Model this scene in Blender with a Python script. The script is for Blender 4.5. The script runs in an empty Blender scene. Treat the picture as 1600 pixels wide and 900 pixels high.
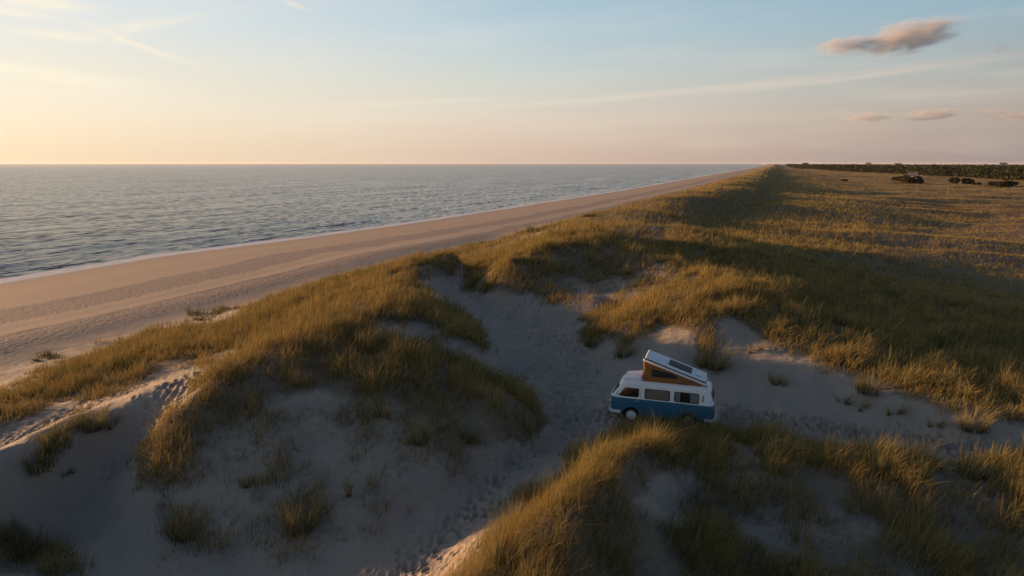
import bpy, bmesh, math, random
import numpy as np
from mathutils import Vector, Matrix

random.seed(7)
RNG = np.random.default_rng(11)
scene = bpy.context.scene
COL = scene.collection

# ------------------------------------------------------------------ camera
CAM_H = 10.8
FOCAL = 24.0
FPX = 1600 * FOCAL / 36.0
PITCH = math.atan(195 / FPX)
cam_data = bpy.data.cameras.new("camera")
cam_data.lens = FOCAL
cam_data.sensor_width = 36.0
cam_data.clip_start = 0.1
cam_data.clip_end = 120000
cam = bpy.data.objects.new("camera", cam_data)
cam.location = (0, 0, CAM_H)
cam.rotation_euler = (math.pi / 2 - PITCH, 0, 0)
COL.objects.link(cam)
scene.camera = cam

# ------------------------------------------------------------------ light
SUN_EL = math.radians(6.1)
SUN_AZ = math.radians(-68.0)          # from +Y, negative = towards -X (over the sea)
SUN_DIR = Vector((math.sin(SUN_AZ) * math.cos(SUN_EL), math.cos(SUN_AZ) * math.cos(SUN_EL), math.sin(SUN_EL)))
sl = bpy.data.lights.new("sun", "SUN")
sl.energy = 5.0
sl.angle = math.radians(0.6)
sl.color = (1.0, 0.57, 0.28)
sun = bpy.data.objects.new("sun", sl)
sun.rotation_euler = SUN_DIR.to_track_quat("Z", "Y").to_euler()
sun.location = (-60, 40, 40)
COL.objects.link(sun)

scene.view_settings.view_transform = "Standard"
scene.view_settings.look = "None"
scene.view_settings.exposure = 0.0
scene.view_settings.gamma = 1.0
scene.render.engine = "CYCLES"
cy = scene.cycles
cy.use_denoising = True
cy.max_bounces = 6
cy.diffuse_bounces = 2
cy.glossy_bounces = 2
cy.transmission_bounces = 4
cy.volume_bounces = 1
cy.transparent_max_bounces = 8
cy.caustics_reflective = False
cy.caustics_refractive = False
scene.cycles_curves.shape = "RIBBONS"


class NT:
    """small helper to wire a node tree"""
    def __init__(self, tree):
        self.t = tree
        tree.nodes.clear()

    def n(self, kind, ins=None, **props):
        nd = self.t.nodes.new(kind)
        for k, v in props.items():
            setattr(nd, k, v)
        for k, v in (ins or {}).items():
            self.put(nd.inputs[k], v)
        return nd

    def put(self, sock, v):
        if isinstance(v, bpy.types.NodeSocket):
            self.t.links.new(v, sock)
        elif isinstance(v, bpy.types.Node):
            self.t.links.new(v.outputs[0], sock)
        else:
            sock.default_value = v

    def math(self, op, a, b=None, c=None, clamp=False):
        nd = self.n("ShaderNodeMath", operation=op, use_clamp=clamp)
        for i, v in enumerate((a, b, c)):
            if v is not None:
                self.put(nd.inputs[i], v)
        return nd.outputs[0]

    def ss(self, v, lo, hi):
        nd = self.n("ShaderNodeMapRange", {0: v, 1: lo, 2: hi, 3: 0.0, 4: 1.0}, interpolation_type="SMOOTHSTEP")
        return nd.outputs[0]

    def mix(self, f, a, b, blend="MIX"):
        nd = self.n("ShaderNodeMix", data_type="RGBA", blend_type=blend)
        self.put(nd.inputs[0], f)
        self.put(nd.inputs[6], a if not isinstance(a, tuple) else (*a[:3], 1))
        self.put(nd.inputs[7], b if not isinstance(b, tuple) else (*b[:3], 1))
        return nd.outputs[2]

    def noise(self, vec, scale, detail=3, rough=0.5, dist=0.0, dim="3D"):
        nd = self.n("ShaderNodeTexNoise", {"Scale": scale, "Detail": detail, "Roughness": rough, "Distortion": dist}, noise_dimensions=dim)
        if vec is not None:
            self.put(nd.inputs["Vector"], vec)
        return nd.outputs[0]

    def attr(self, name, kind="GEOMETRY"):
        return self.n("ShaderNodeAttribute", attribute_name=name, attribute_type=kind)


# ------------------------------------------------------------------ sky
world = bpy.data.worlds.new("World")
scene.world = world
world.use_nodes = True
w = NT(world.node_tree)
sky = w.n("ShaderNodeTexSky", sky_type="NISHITA", sun_disc=False, sun_elevation=SUN_EL, sun_rotation=SUN_AZ,
          altitude=20.0, air_density=1.0, dust_density=1.6, ozone_density=1.6)
tc = w.n("ShaderNodeTexCoord")
sep = w.n("ShaderNodeSeparateXYZ", {0: tc.outputs["Generated"]})
dx, dy, dz = sep.outputs
az = w.math("ARCTAN2", dx, dy)                    # 0 along +Y, negative to the left
el = w.math("ARCSINE", dz)


def wisp(a0, e0, slope, half_a, half_e, seed, bend=0.0):
    """a soft cirrus streak in the sky: centre (deg), slope, half sizes (deg)"""
    a = w.math("SUBTRACT", az, math.radians(a0))
    e = w.math("SUBTRACT", el, math.radians(e0))
    e = w.math("SUBTRACT", e, w.math("MULTIPLY", a, slope))
    if bend:
        e = w.math("SUBTRACT", e, w.math("MULTIPLY", w.math("MULTIPLY", a, a), bend))
    cv = w.n("ShaderNodeCombineXYZ", {0: w.math("MULTIPLY", a, 9.0), 1: w.math("MULTIPLY", e, 60.0), 2: seed})
    nz = w.noise(cv.outputs[0], 1.0, 5, 0.62, 0.5)
    e = w.math("ADD", e, w.math("MULTIPLY", w.math("SUBTRACT", nz, 0.5), math.radians(half_e) * 2.2))
    ga = w.math("POWER", w.math("DIVIDE", a, math.radians(half_a)), 2.0)
    ge = w.math("POWER", w.math("DIVIDE", e, math.radians(half_e)), 2.0)
    g = w.math("EXPONENT", w.math("MULTIPLY", w.math("ADD", ga, ge), -1.0))
    return w.math("MULTIPLY", g, w.math("ADD", 0.35, nz))


def pix_dir(u, v):
    a = (u - 800) / FPX
    b = -(v - 450) / FPX
    x, y, z = a, math.cos(PITCH) + b * math.sin(PITCH), -math.sin(PITCH) + b * math.cos(PITCH)
    return x, y, z


def pix_ang(u, v):
    x, y, z = pix_dir(u, v)
    return math.degrees(math.atan2(x, y)), math.degrees(math.atan2(z, math.hypot(x, y)))


streaks = None
for (u, v, sl_, ha, he, amp, bend) in [
        (30, 108, -0.06, 7, 0.40, 1.2, 0), (110, 128, -0.03, 3, 0.25, .9, 0), (230, 76, -0.32, 3.2, 0.22, .9, .9), (240, 36, 0.22, 3.5, 0.30, .6, 0), (200, 50, 0.9, 1.2, 0.35, .35, 0),
        (90, 55, -0.02, 3.0, 0.30, .8, 0), (60, 4, 0.0, 2.6, 0.35, 1.3, 0), (20, 20, -.05, 2.5, .3, .8, 0), (460, 7, -0.25, 1.0, 0.18, .7, 0),
        (1080, 142, 0.07, 17, 0.26, .95, 0), (1330, 122, 0.08, 8, 0.18, .9, 0), (700, 158, 0.05, 7, 0.16, .7, 0), (1450, 150, 0.02, 6, 0.3, .3, 0), (120, 145, 0.0, 8, 0.5, .4, 0),
        (540, 168, 0.03, 14, 0.5, .25, 0), (1560, 154, 0.03, 4, 0.14, .35, 0), (1000, 168, 0.0, 2.0, 0.14, .3, 0)]:
    a0, e0 = pix_ang(u, v)
    s = w.math("MULTIPLY", wisp(a0, e0, sl_, ha, he, u * 0.37, bend), amp)
    streaks = s if streaks is None else w.math("ADD", streaks, s)
streaks = w.math("MINIMUM", streaks, 1.0)


def lin(c):
    return tuple(((v / 255) / 12.92 if v / 255 <= .04045 else ((v / 255 + .055) / 1.055) ** 2.4) for v in c)


# the evening sky: colour by height above the horizon, for five bearings from the sun
ELS = (-4.0, 0.0, 1.2, 3.5, 6.5, 10.0, 14.0, 35.0, 90.0)
BEARING = [
    (-1.00, [(90, 90, 96), (142, 132, 138), (150, 138, 142), (150, 150, 158), (140, 158, 172), (125, 152, 176), (115, 146, 176), (58, 86, 126), (40, 62, 100)]),
    (-0.26, [(100, 96, 96), (158, 145, 142), (168, 152, 147), (180, 166, 156), (168, 173, 172), (150, 176, 190), (138, 168, 192), (60, 90, 130), (40, 62, 100)]),
    (0.375, [(140, 126, 118), (216, 190, 174), (222, 197, 179), (224, 208, 192), (212, 214, 206), (188, 207, 215), (168, 195, 212), (64, 94, 132), (40, 62, 100)]),
    (0.857, [(160, 140, 118), (247, 224, 192), (249, 228, 197), (249, 234, 210), (240, 233, 218), (229, 232, 231), (220, 228, 234), (78, 108, 140), (40, 62, 100)]),
    (1.00, [(170, 145, 115), (255, 228, 184), (255, 234, 192), (255, 242, 213), (255, 244, 222), (248, 244, 232), (240, 240, 236), (90, 116, 145), (40, 62, 100)]),
]
EXPOSURE = 0.9
SKY_GAIN = 0.15
fe = w.n("ShaderNodeMapRange", {0: w.math("MULTIPLY", el, 180 / math.pi), 1: ELS[0], 2: ELS[-1], 3: 0.0, 4: 1.0}).outputs[0]
fe = w.math("POWER", fe, 0.45)
cosb = w.math("COSINE", w.math("SUBTRACT", az, SUN_AZ))
grad = None
prev = None
for cb, cols in BEARING:
    rp = w.n("ShaderNodeValToRGB", {0: fe})
    rp.color_ramp.interpolation = "LINEAR"
    els = rp.color_ramp.elements
    for k, (e_, c_) in enumerate(zip(ELS, cols)):
        pos = ((e_ - ELS[0]) / (ELS[-1] - ELS[0])) ** 0.45
        if k == 0:
            els[0].position = pos; sl2 = els[0]
        elif k == len(ELS) - 1:
            els[-1].position = pos; sl2 = els[-1]
        else:
            sl2 = els.new(pos)
        sl2.color = (*lin(c_), 1)
    if grad is None:
        grad = rp.outputs[0]
    else:
        f_ = w.n("ShaderNodeMapRange", {0: cosb, 1: prev, 2: cb, 3: 0.0, 4: 1.0}, clamp=True).outputs[0]
        grad = w.mix(f_, grad, rp.outputs[0])
    prev = cb
# broad veil of high thin cloud
vec = w.n("ShaderNodeCombineXYZ", {0: w.math("MULTIPLY", az, 2.0), 1: w.math("MULTIPLY", el, 16.0), 2: 3.1})
veil = w.ss(w.noise(vec.outputs[0], 1.6, 5, 0.6), 0.42, 0.85)
grad = w.mix(w.math("MULTIPLY", veil, 0.22), grad, lin((250, 236, 220)))
cloudlit = w.mix(w.n("ShaderNodeMapRange", {0: cosb, 1: -0.4, 2: 0.9, 3: 0.0, 4: 1.0}, clamp=True).outputs[0], lin((188, 178, 174)), lin((255, 244, 222)))
grad = w.mix(w.math("MINIMUM", w.math("MULTIPLY", streaks, 1.0), 0.85), grad, cloudlit)
scaled = w.n("ShaderNodeVectorMath", {0: grad, 3: 1.0 / (SKY_GAIN * 2 ** EXPOSURE)}, operation="SCALE").outputs[0]
sky_col = w.mix(0.94, sky.outputs[0], scaled)
bg = w.n("ShaderNodeBackground", {"Color": sky_col, "Strength": SKY_GAIN})
w.n("ShaderNodeOutputWorld", {"Surface": bg.outputs[0]})
scene.view_settings.exposure = EXPOSURE
# ------------------------------------------------------------------ helpers: pixel <-> place, noise
CP, SP = math.cos(PITCH), math.sin(PITCH)


def at(u, v, z):
    """the point at height z that the photograph shows at (u, v)"""
    x, y, d = pix_dir(u, v)
    t = (z - CAM_H) / d
    return x * t, y * t


def project(x, y, z):
    zc = z - CAM_H
    depth = y * CP - zc * SP
    up = y * SP + zc * CP
    depth = np.maximum(depth, 0.05)
    return 800 + FPX * x / depth, 450 - FPX * up / depth


_perm = np.random.default_rng(5).permutation(4096)


def _hash(ix, iy, seed):
    return _perm[(_perm[(ix + seed * 131) & 4095] + iy) & 4095]


def gnoise(x, y, seed=0):
    """gradient noise, about -1..1"""
    x = np.asarray(x, dtype=np.float64); y = np.asarray(y, dtype=np.float64)
    ix = np.floor(x).astype(np.int64); iy = np.floor(y).astype(np.int64)
    fx = x - ix; fy = y - iy
    ux = fx * fx * fx * (fx * (fx * 6 - 15) + 10); uy = fy * fy * fy * (fy * (fy * 6 - 15) + 10)

    def g(ax, ay, ox, oy):
        a = _hash(ax, ay, seed) * (2 * math.pi / 4096)
        return np.cos(a) * ox + np.sin(a) * oy
    n00 = g(ix, iy, fx, fy); n10 = g(ix + 1, iy, fx - 1, fy)
    n01 = g(ix, iy + 1, fx, fy - 1); n11 = g(ix + 1, iy + 1, fx - 1, fy - 1)
    return 1.5 * ((n00 * (1 - ux) + n10 * ux) * (1 - uy) + (n01 * (1 - ux) + n11 * ux) * uy)


def fbm(x, y, octaves=4, seed=0, gain=0.5):
    t, a = 0.0, 1.0
    for k in range(octaves):
        t = t + a * gnoise(x * 2 ** k, y * 2 ** k, seed + k)
        a *= gain
    return t


def sstep(v, lo, hi):
    t = np.clip((v - lo) / (hi - lo), 0, 1)
    return t * t * (3 - 2 * t)


# ------------------------------------------------------------------ the coast: S runs inland from the waterline, T along the shore
CN = (0.930, -0.3675)
CT = (0.3675, 0.930)
SEA_Z = -6.0
_shore_T = np.array([-400, 0, 63, 92, 168, 290, 483, 952, 2440, 6000, 30000.])
_shore_S = np.array([-2, -3, -4.7, -6.0, 1.0, 2.9, 5.0, -1, -13, -60, -900.])


def coast(x, y):
    S = CN[0] * x + CN[1] * y + 99.0
    T = CT[0] * x + CT[1] * y
    S = S - np.interp(T, _shore_T, _shore_S) + 1.0 * gnoise(T / 37.0, T * 0, 91) * sstep(T, -50, 60)
    return S, T


def base(x, y):
    S, T = coast(x, y)
    far = sstep(T, 90, 160)
    beach = np.interp(S, [-400, -60, 0, 12, 30, 44, 52, 60], [-14, -8.6, -6.02, -5.2, -4.0, -3.35, -3.0, -2.6])
    crest = 1.9 + 0.7 * sstep(T, 130, 165) + 1.1 * gnoise(T / 34.0, S / 60.0, 21) + 0.9 * gnoise(T / 13.0, S / 20.0, 22)
    crest = crest - 1.0 * np.exp(-((T - 122) / 22.0) ** 2)
    wob = 5.0 * gnoise(T / 42.0, 0 * T, 23) + 2.0 * gnoise(T / 15.0, 0 * T, 24)
    s = S - wob * far
    rise = sstep(s, 49, 77)
    fall = 0.68 * sstep(s, 77.5, 92) + 0.32 * sstep(s, 92, 145)
    dune = (crest + 2.9) * rise * (1 - fall)
    spur = 2.2 * np.maximum(gnoise(T / 19.0 + S / 70., S / 55.0, 27), 0) * sstep(S, 76, 88) * (1 - sstep(S, 105, 140)) * far
    plain = np.interp(S, [40, 60, 100, 160, 8000], [0, 0.3, 0.8, 0.9, 0.9]) * sstep(S, 50, 100)
    hum = sstep(S, 88, 130) * (1.5 * gnoise(S / 46.0, T / 16.0, 31) + 0.5 * gnoise(S / 15.0, T / 8.0, 32)) * (1 - 0.55 * sstep(S, 350, 900))
    return beach + dune + spur + plain + hum


# ------------------------------------------------------------------ dune forms: (u, v, height) along crests, edges and hollows
LINES = [
    # foot of the dunes on the beach
    [(-260, 770, -3), (-120, 660, -3), (0, 594, -3), (100, 562, -3), (200, 528, -3), (300, 500, -3), (400, 474, -3), (500, 444, -3), (600, 420, -3), (700, 395, -3), (800, 374, -3), (900, 349, -3)],
    # low fore-dune behind it
    [(-150, 700, -.9), (0, 635, -.7), (100, 604, -.35), (200, 565, 0), (300, 534, .3), (380, 512, .4), (440, 486, .9), (520, 462, 1.3), (600, 444, 1.6), (660, 422, 1.8), (715, 404, 2.0)],
    # sunlit shelf and its edge
    [(-80, 745, -.1), (30, 690, -.15), (150, 625, .1), (280, 585, .7), (380, 548, 1.6)],
    [(-120, 800, 1.3), (0, 735, .8), (60, 700, .75), (160, 640, 1.15), (255, 612, 1.6), (335, 580, 2.0)],  # out-of-view left end raised to throw the hollow into shade
    # hollow at bottom left
    [(-60, 870, .0), (0, 815, -.4), (100, 780, -.8), (170, 720, -.3), (225, 690, .5)],
    [(-60, 960, -.5), (0, 900, -.5), (150, 860, -.9), (250, 880, -.9), (400, 905, -.8), (520, 890, -.6)],
    [(60, 860, -.4)], [(250, 645, 1.1)],
    # main dune on the left: crest
    [(252, 705, .8), (275, 660, 1.45), (310, 622, 2.1), (380, 578, 2.6), (480, 530, 3.1), (530, 506, 3.25), (575, 483, 3.2), (640, 462, 3.0)],
    # steep face just below it
    [(290, 690, 1.0), (335, 655, 1.45), (400, 618, 1.95), (490, 575, 2.4)],
    # its seaward side
    [(400, 545, 1.9), (490, 492, 2.2), (570, 462, 2.2), (640, 445, 2.2)],
    # front spur
    [(530, 520, 3.15), (600, 545, 2.9), (660, 565, 2.55), (740, 595, 1.95), (810, 632, 1.3), (850, 668, .42), (868, 695, .05)],
    # back spur
    [(600, 476, 3.15), (650, 482, 2.95), (700, 505, 2.5), (745, 540, 1.8), (765, 566, .7), (775, 580, .1)],
    # trough between the spurs
    [(620, 520, 2.6), (700, 545, 2.0), (770, 588, .8)],
    # flank towards the camera
    [(300, 730, .6), (400, 690, 1.05), (500, 662, 1.3), (600, 655, 1.35), (700, 660, 1.2), (780, 685, .7)],
    [(250, 800, -.45), (400, 790, -.1), (550, 775, .1), (700, 725, .4)],
    [(500, 880, -.6), (600, 830, -.35), (700, 775, -.15), (800, 715, .05), (872, 700, 0)],
    # sandy track, main line and edges
    [(620, 940, -.4), (660, 890, -.35), (720, 825, -.25), (790, 755, -.1), (840, 700, 0), (882, 640, 0), (888, 590, 0), (872, 550, 0), (845, 515, .05), (810, 490, .15), (765, 465, .3), (725, 445, .5), (738, 410, .4), (760, 392, -.8)],
    [(940, 640, 0), (920, 590, 0), (900, 545, 0), (905, 520, .1)],
    [(790, 540, 0), (730, 490, .2), (690, 455, .6)],
    # road to the right
    [(940, 665, 0), (1000, 660, 0), (1060, 664, 0), (1120, 668, 0), (1250, 685, 0), (1400, 707, 0), (1600, 735, 0), (1800, 765, 0)],
    [(960, 635, 0), (1040, 640, 0), (1150, 648, .02), (1300, 665, .05), (1450, 687, .05), (1600, 708, .05), (1800, 730, .1)],
    [(980, 600, 0), (1050, 605, .05), (1130, 622, .1)],
    # near dune on the right: crest
    [(640, 1010, .7), (700, 960, .9), (770, 910, 1.3), (850, 858, 1.8), (910, 812, 2.15), (950, 765, 2.3), (985, 722, 2.3), (1010, 703, 2.0), (1036, 706, 1.6), (1068, 728, .8)],
    [(1085, 732, .75), (1150, 734, .8), (1300, 746, .9), (1400, 758, .85), (1500, 766, .85), (1600, 778, .85), (1750, 800, .9)],
    # left foot of it
    [(700, 880, .15), (770, 810, .15), (830, 762, .15), (880, 712, .1), (930, 690, .1)],
    [(820, 830, .8), (890, 765, .9), (940, 710, .9)],
    # its lee side, hollow to the right
    [(930, 900, 1.1), (990, 800, 1.3), (1040, 745, 1.2)],
    [(1100, 760, .65), (1250, 790, .5), (1400, 800, .45), (1600, 820, .4)],
    [(1000, 980, .1), (1200, 900, .2), (1400, 900, .2), (1600, 900, .2)],
    # dune beyond the van: nose, crest and grassy edge
    [(905, 535, .15), (930, 525, .6), (980, 508, 1.5), (1040, 498, 1.9), (1095, 486, 2.3), (1120, 462, 2.8), (1150, 449, 3.0), (1190, 446, 2.8)],
    [(1120, 505, 2.1), (1160, 525, 1.65), (1200, 545, 1.35), (1250, 566, 1.1), (1300, 586, .95), (1350, 603, .88), (1400, 622, .8), (1460, 645, .7), (1520, 666, .58), (1600, 676, .52), (1750, 700, .5)],
    [(920, 548, 0), (960, 565, .05), (1000, 560, .4), (1060, 548, 1.0), (1110, 560, .75), (1200, 610, .3), (1300, 640, .2), (1400, 664, .12), (1500, 682, .1)],
    # grass falling away behind it
    [(1250, 470, 1.7), (1300, 505, 1.6), (1400, 565, 1.1), (1500, 615, .8), (1600, 640, .7)],
    [(1350, 450, .2), (1450, 485, -.4), (1500, 535, .1), (1600, 590, .2)],
    [(1300, 420, -.6), (1450, 432, -1.6), (1600, 455, -1.8)], [(1600, 520, -.7), (1750, 560, -.6)],
    # dune behind the track gap
    [(735, 458, .45), (748, 440, .95), (770, 426, 1.9), (795, 412, 2.8), (850, 390, 3.6), (905, 364, 4.2), (930, 362, 4.2)],
    [(795, 462, .6), (850, 458, .9), (900, 450, 1.2), (930, 470, .9), (960, 480, .6)],
    [(800, 478, .25), (870, 497, .1), (925, 505, .3)],
    [(930, 364, 4.1), (1000, 397, 3.3), (1050, 422, 2.7), (1105, 442, 2.6)],
    [(955, 412, 2.6), (1000, 432, 2.2), (1050, 447, 2.1), (1000, 468, 1.5)],
    [(950, 358, 3.6), (985, 351, 3.8), (1030, 354, 3.9), (1090, 382, 3.0), (1150, 411, 2.0), (1210, 432, 1.2)],
    [(1000, 376, 2.9), (1060, 405, 2.3), (1110, 429, 2.0)],
]
ctrl = []
for ln in LINES:
    pts = [(*at(u, v, z), z) for (u, v, z) in ln]
    if len(pts) == 1:
        ctrl.append(pts[0])
    for (a, b) in zip(pts[:-1], pts[1:]):
        d = math.dist(a, b)
        n = max(1, int(d / (0.9 + 0.012 * d)))
        n = min(n, 14)
        for k in range(n):
            f = k / n
            ctrl.append(tuple(a[i] * (1 - f) + b[i] * f for i in range(3)))
    if len(pts) > 1:
        ctrl.append(pts[-1])
# the general lie of the coast around the modelled dunes
edge = []
for T_ in np.arange(-60, 150, 7.0):
    for S_ in (44.0, 175.0, 200.0):
        edge.append((S_, T_))
for S_ in np.arange(44, 200, 7.0):
    edge.append((S_, 128.0)); edge.append((S_, 145.0)); edge.append((S_, -45.0))
for (S_, T_) in edge:
    x_ = CN[0] * (S_ - 99) + CT[0] * T_
    y_ = CN[1] * (S_ - 99) + CT[1] * T_
    ctrl.append((x_, y_, float(base(np.array([x_]), np.array([y_]))[0])))
for (x_, y_, z_) in [(0, 8, .2), (-6, 8, 0), (6, 8, .3), (0, -5, 0), (-25, 5, .3), (25, 5, .4), (40, 15, .3), (-14, 5, .3), (34, 28, .5), (30, 18, .2), (55, 30, -.5)]:
    ctrl.append((x_, y_, z_))
ctrl = np.array(ctrl)
# drop near-duplicates
keep = []
for i in range(len(ctrl)):
    if all((ctrl[i, 0] - ctrl[j, 0]) ** 2 + (ctrl[i, 1] - ctrl[j, 1]) ** 2 > 0.20 for j in keep):
        keep.append(i)
ctrl = ctrl[keep]
RC = 0.55
res = ctrl[:, 2] - base(ctrl[:, 0], ctrl[:, 1])
D2 = (ctrl[:, None, 0] - ctrl[None, :, 0]) ** 2 + (ctrl[:, None, 1] - ctrl[None, :, 1]) ** 2
A = -np.sqrt(D2 + RC * RC)
n = len(ctrl)
M = np.zeros((n + 1, n + 1))
M[:n, :n] = A + np.eye(n) * -0.02
M[:n, n] = 1; M[n, :n] = 1
sol = np.linalg.solve(M, np.concatenate([res, [0]]))
GX0, GX1, GY0, GY1, GD = -80.0, 110.0, -8.0, 170.0, 0.4
gx = np.arange(GX0, GX1, GD); gy = np.arange(GY0, GY1, GD)
GR = np.zeros((len(gy), len(gx)))
for j, yy in enumerate(gy):
    d2 = (gx[:, None] - ctrl[None, :, 0]) ** 2 + (yy - ctrl[None, :, 1]) ** 2
    GR[j] = -np.sqrt(d2 + RC * RC) @ sol[:n] + sol[n]
XX, YY = np.meshgrid(gx, gy)
SS, TT = coast(XX, YY)
GR *= sstep(SS, 40, 50) * (1 - sstep(SS, 160, 185)) * (1 - sstep(TT, 120, 142)) * sstep(TT, -45, -20)
print("terrain control points", n)

VAN_POS = at(1034, 655, 0.0)
VAN_YAW = math.radians(-18.0)


def bilerp(G, x, y):
    fx = np.clip((x - GX0) / GD, 0, len(gx) - 2.001); fy = np.clip((y - GY0) / GD, 0, len(gy) - 2.001)
    ix = fx.astype(int); iy = fy.astype(int); fx = fx - ix; fy = fy - iy
    v = (G[iy, ix] * (1 - fx) + G[iy, ix + 1] * fx) * (1 - fy) + (G[iy + 1, ix] * (1 - fx) + G[iy + 1, ix + 1] * fx) * fy
    inside = (x > GX0) & (x < GX1 - GD) & (y > GY0) & (y < GY1 - GD)
    return np.where(inside, v, 0.0)


def height(x, y, fine=True):
    x = np.asarray(x, dtype=np.float64); y = np.asarray(y, dtype=np.float64)
    S, T = coast(x, y)
    z = base(x, y) + bilerp(GR, x, y)
    dn = sstep(S, 48, 60)
    z = z + dn * (0.16 * gnoise(x / 3.1, y / 3.1, 41) + 0.07 * gnoise(x / 1.1, y / 1.1, 42))
    # level standing for the van
    c, s = math.cos(VAN_YAW), math.sin(VAN_YAW)
    lx = (x - VAN_POS[0]) * c + (y - VAN_POS[1]) * s
    ly = -(x - VAN_POS[0]) * s + (y - VAN_POS[1]) * c
    k = 1 - sstep(np.maximum(np.abs(lx) - 2.2, np.abs(ly) - 1.0), 0, 1.6)
    z = z * (1 - k) + 0.0 * k
    return z


# ------------------------------------------------------------------ where the photograph shows grass / bare sand (read off in 2-px cells)
MW, MH = 900, 500
mu, mv = np.meshgrid((np.arange(MW) + 0.5) * 2 - 100, (np.arange(MH) + 0.5) * 2)


def in_poly(poly):
    ins = np.zeros(mu.shape, bool)
    p = np.array(poly, float)
    for i in range(len(p)):
        x1, y1 = p[i]; x2, y2 = p[i - 1]
        if y1 == y2:
            continue
        c = ((y1 > mv) != (y2 > mv)) & (mu < (x2 - x1) * (mv - y1) / (y2 - y1) + x1)
        ins ^= c
    return ins


def blur(a, r):
    for ax in (0, 1):
        for _ in range(2):
            c = np.cumsum(np.concatenate([np.repeat(np.take(a, [0], ax), r + 1, ax), a, np.repeat(np.take(a, [-1], ax), r, ax)], ax), ax)
            n_ = a.shape[ax]
            a = (np.take(c, np.arange(2 * r + 1, 2 * r + 1 + n_), ax) - np.take(c, np.arange(0, n_), ax)) / (2 * r + 1)
    return a


veg = np.zeros((MH, MW))


def paint(poly, val, mode="max"):
    global veg
    m = in_poly(poly)
    veg = np.where(m, np.maximum(veg, val) if mode == "max" else val, veg)


# plain and landward dunes: all grass, then the bare places
paint([(1000, 330), (1080, 296), (1150, 272), (1205, 258), (1720, 258), (1720, 690), (1600, 668), (1520, 655), (1440, 632), (1380, 608), (1300, 575), (1200, 535), (1150, 508), (1115, 480), (1060, 430), (1000, 400)], 1.0)
# fore-dune crest running to the horizon
paint([(600, 430), (650, 412), (700, 392), (735, 392), (800, 378), (850, 366), (900, 350), (1000, 322), (1080, 298), (1150, 274), (1205, 260), (1240, 262), (1200, 300), (1150, 350), (1080, 400), (1000, 400), (930, 380)], .9)
# dune behind the gap
paint([(730, 450), (735, 425), (760, 405), (800, 382), (860, 362), (930, 345), (985, 338), (1040, 336), (1110, 380), (1160, 415), (1120, 440), (1060, 450), (1000, 440), (960, 480), (900, 455), (850, 455), (800, 462), (760, 455)], .85)
paint([(790, 455), (850, 440), (930, 470), (960, 490), (900, 488), (830, 475)], .6)
paint([(960, 398), (1010, 412), (1050, 408), (1075, 418), (1040, 428), (985, 424)], .38, "set")
paint([(905, 500), (960, 470), (1010, 452), (1080, 450), (1120, 440), (1110, 470), (1010, 476), (960, 492)], .62)
paint([(940, 430), (1100, 430), (1110, 450), (1000, 470), (950, 470)], .6)
paint([(995, 344), (1030, 346), (1045, 358), (1020, 360), (1000, 354)], 0.1, "set")
paint([(880, 430), (960, 440), (1010, 455), (960, 470), (890, 450)], .4, "set")
# seaward fore-dune at left
paint([(-60, 640), (0, 612), (60, 588), (140, 552), (220, 524), (300, 507), (345, 512), (400, 476), (470, 438), (540, 424), (600, 416), (650, 398), (700, 385), (735, 390), (728, 425), (690, 432), (640, 446), (590, 460), (540, 480), (480, 508), (440, 530), (380, 545), (335, 560), (320, 545), (330, 572), (245, 575), (235, 592), (160, 622), (100, 628), (30, 660), (-60, 700)], .95)
paint([(400, 540), (440, 512), (470, 515), (440, 545), (390, 556)], .25, "set")
# main dune
paint([(250, 700), (262, 650), (300, 608), (370, 560), (470, 512), (530, 486), (580, 460), (640, 448), (700, 478), (750, 512), (772, 545), (768, 560), (735, 545), (690, 522), (630, 505), (580, 505), (640, 530), (720, 560), (800, 598), (840, 625), (862, 670), (820, 672), (740, 640), (690, 640), (640, 630), (560, 625), (500, 600), (430, 620), (360, 660), (310, 690), (270, 715)], 1.0)
paint([(560, 510), (640, 505), (700, 530), (740, 560), (690, 545), (620, 528)], .22, "set")
paint([(620, 590), (700, 585), (790, 615), (850, 665), (830, 690), (770, 700), (700, 690), (650, 650)], .75)
paint([(270, 720), (340, 670), (430, 625), (520, 605), (640, 630), (700, 660), (790, 700), (700, 712), (560, 690), (420, 720), (330, 770), (240, 760)], .50)
paint([(420, 830), (440, 780), (500, 770), (530, 810), (500, 840)], .7)
paint([(235, 830), (250, 780), (320, 780), (330, 840), (280, 860)], .75)
paint([(205, 770), (210, 730), (300, 690), (330, 720), (290, 770)], .7)
paint([(250, 880), (350, 740), (520, 690), (800, 700), (640, 830), (480, 880)], .42)
paint([(-40, 900), (-40, 812), (40, 815), (70, 850), (130, 860), (130, 905)], .8)
paint([(195, 770), (215, 700), (255, 640), (290, 640), (275, 700), (255, 770)], .75)
# tufts on the shelf edge
paint([(35, 740), (50, 690), (90, 672), (120, 650), (160, 640), (165, 668), (110, 690), (80, 730)], .75)
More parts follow.
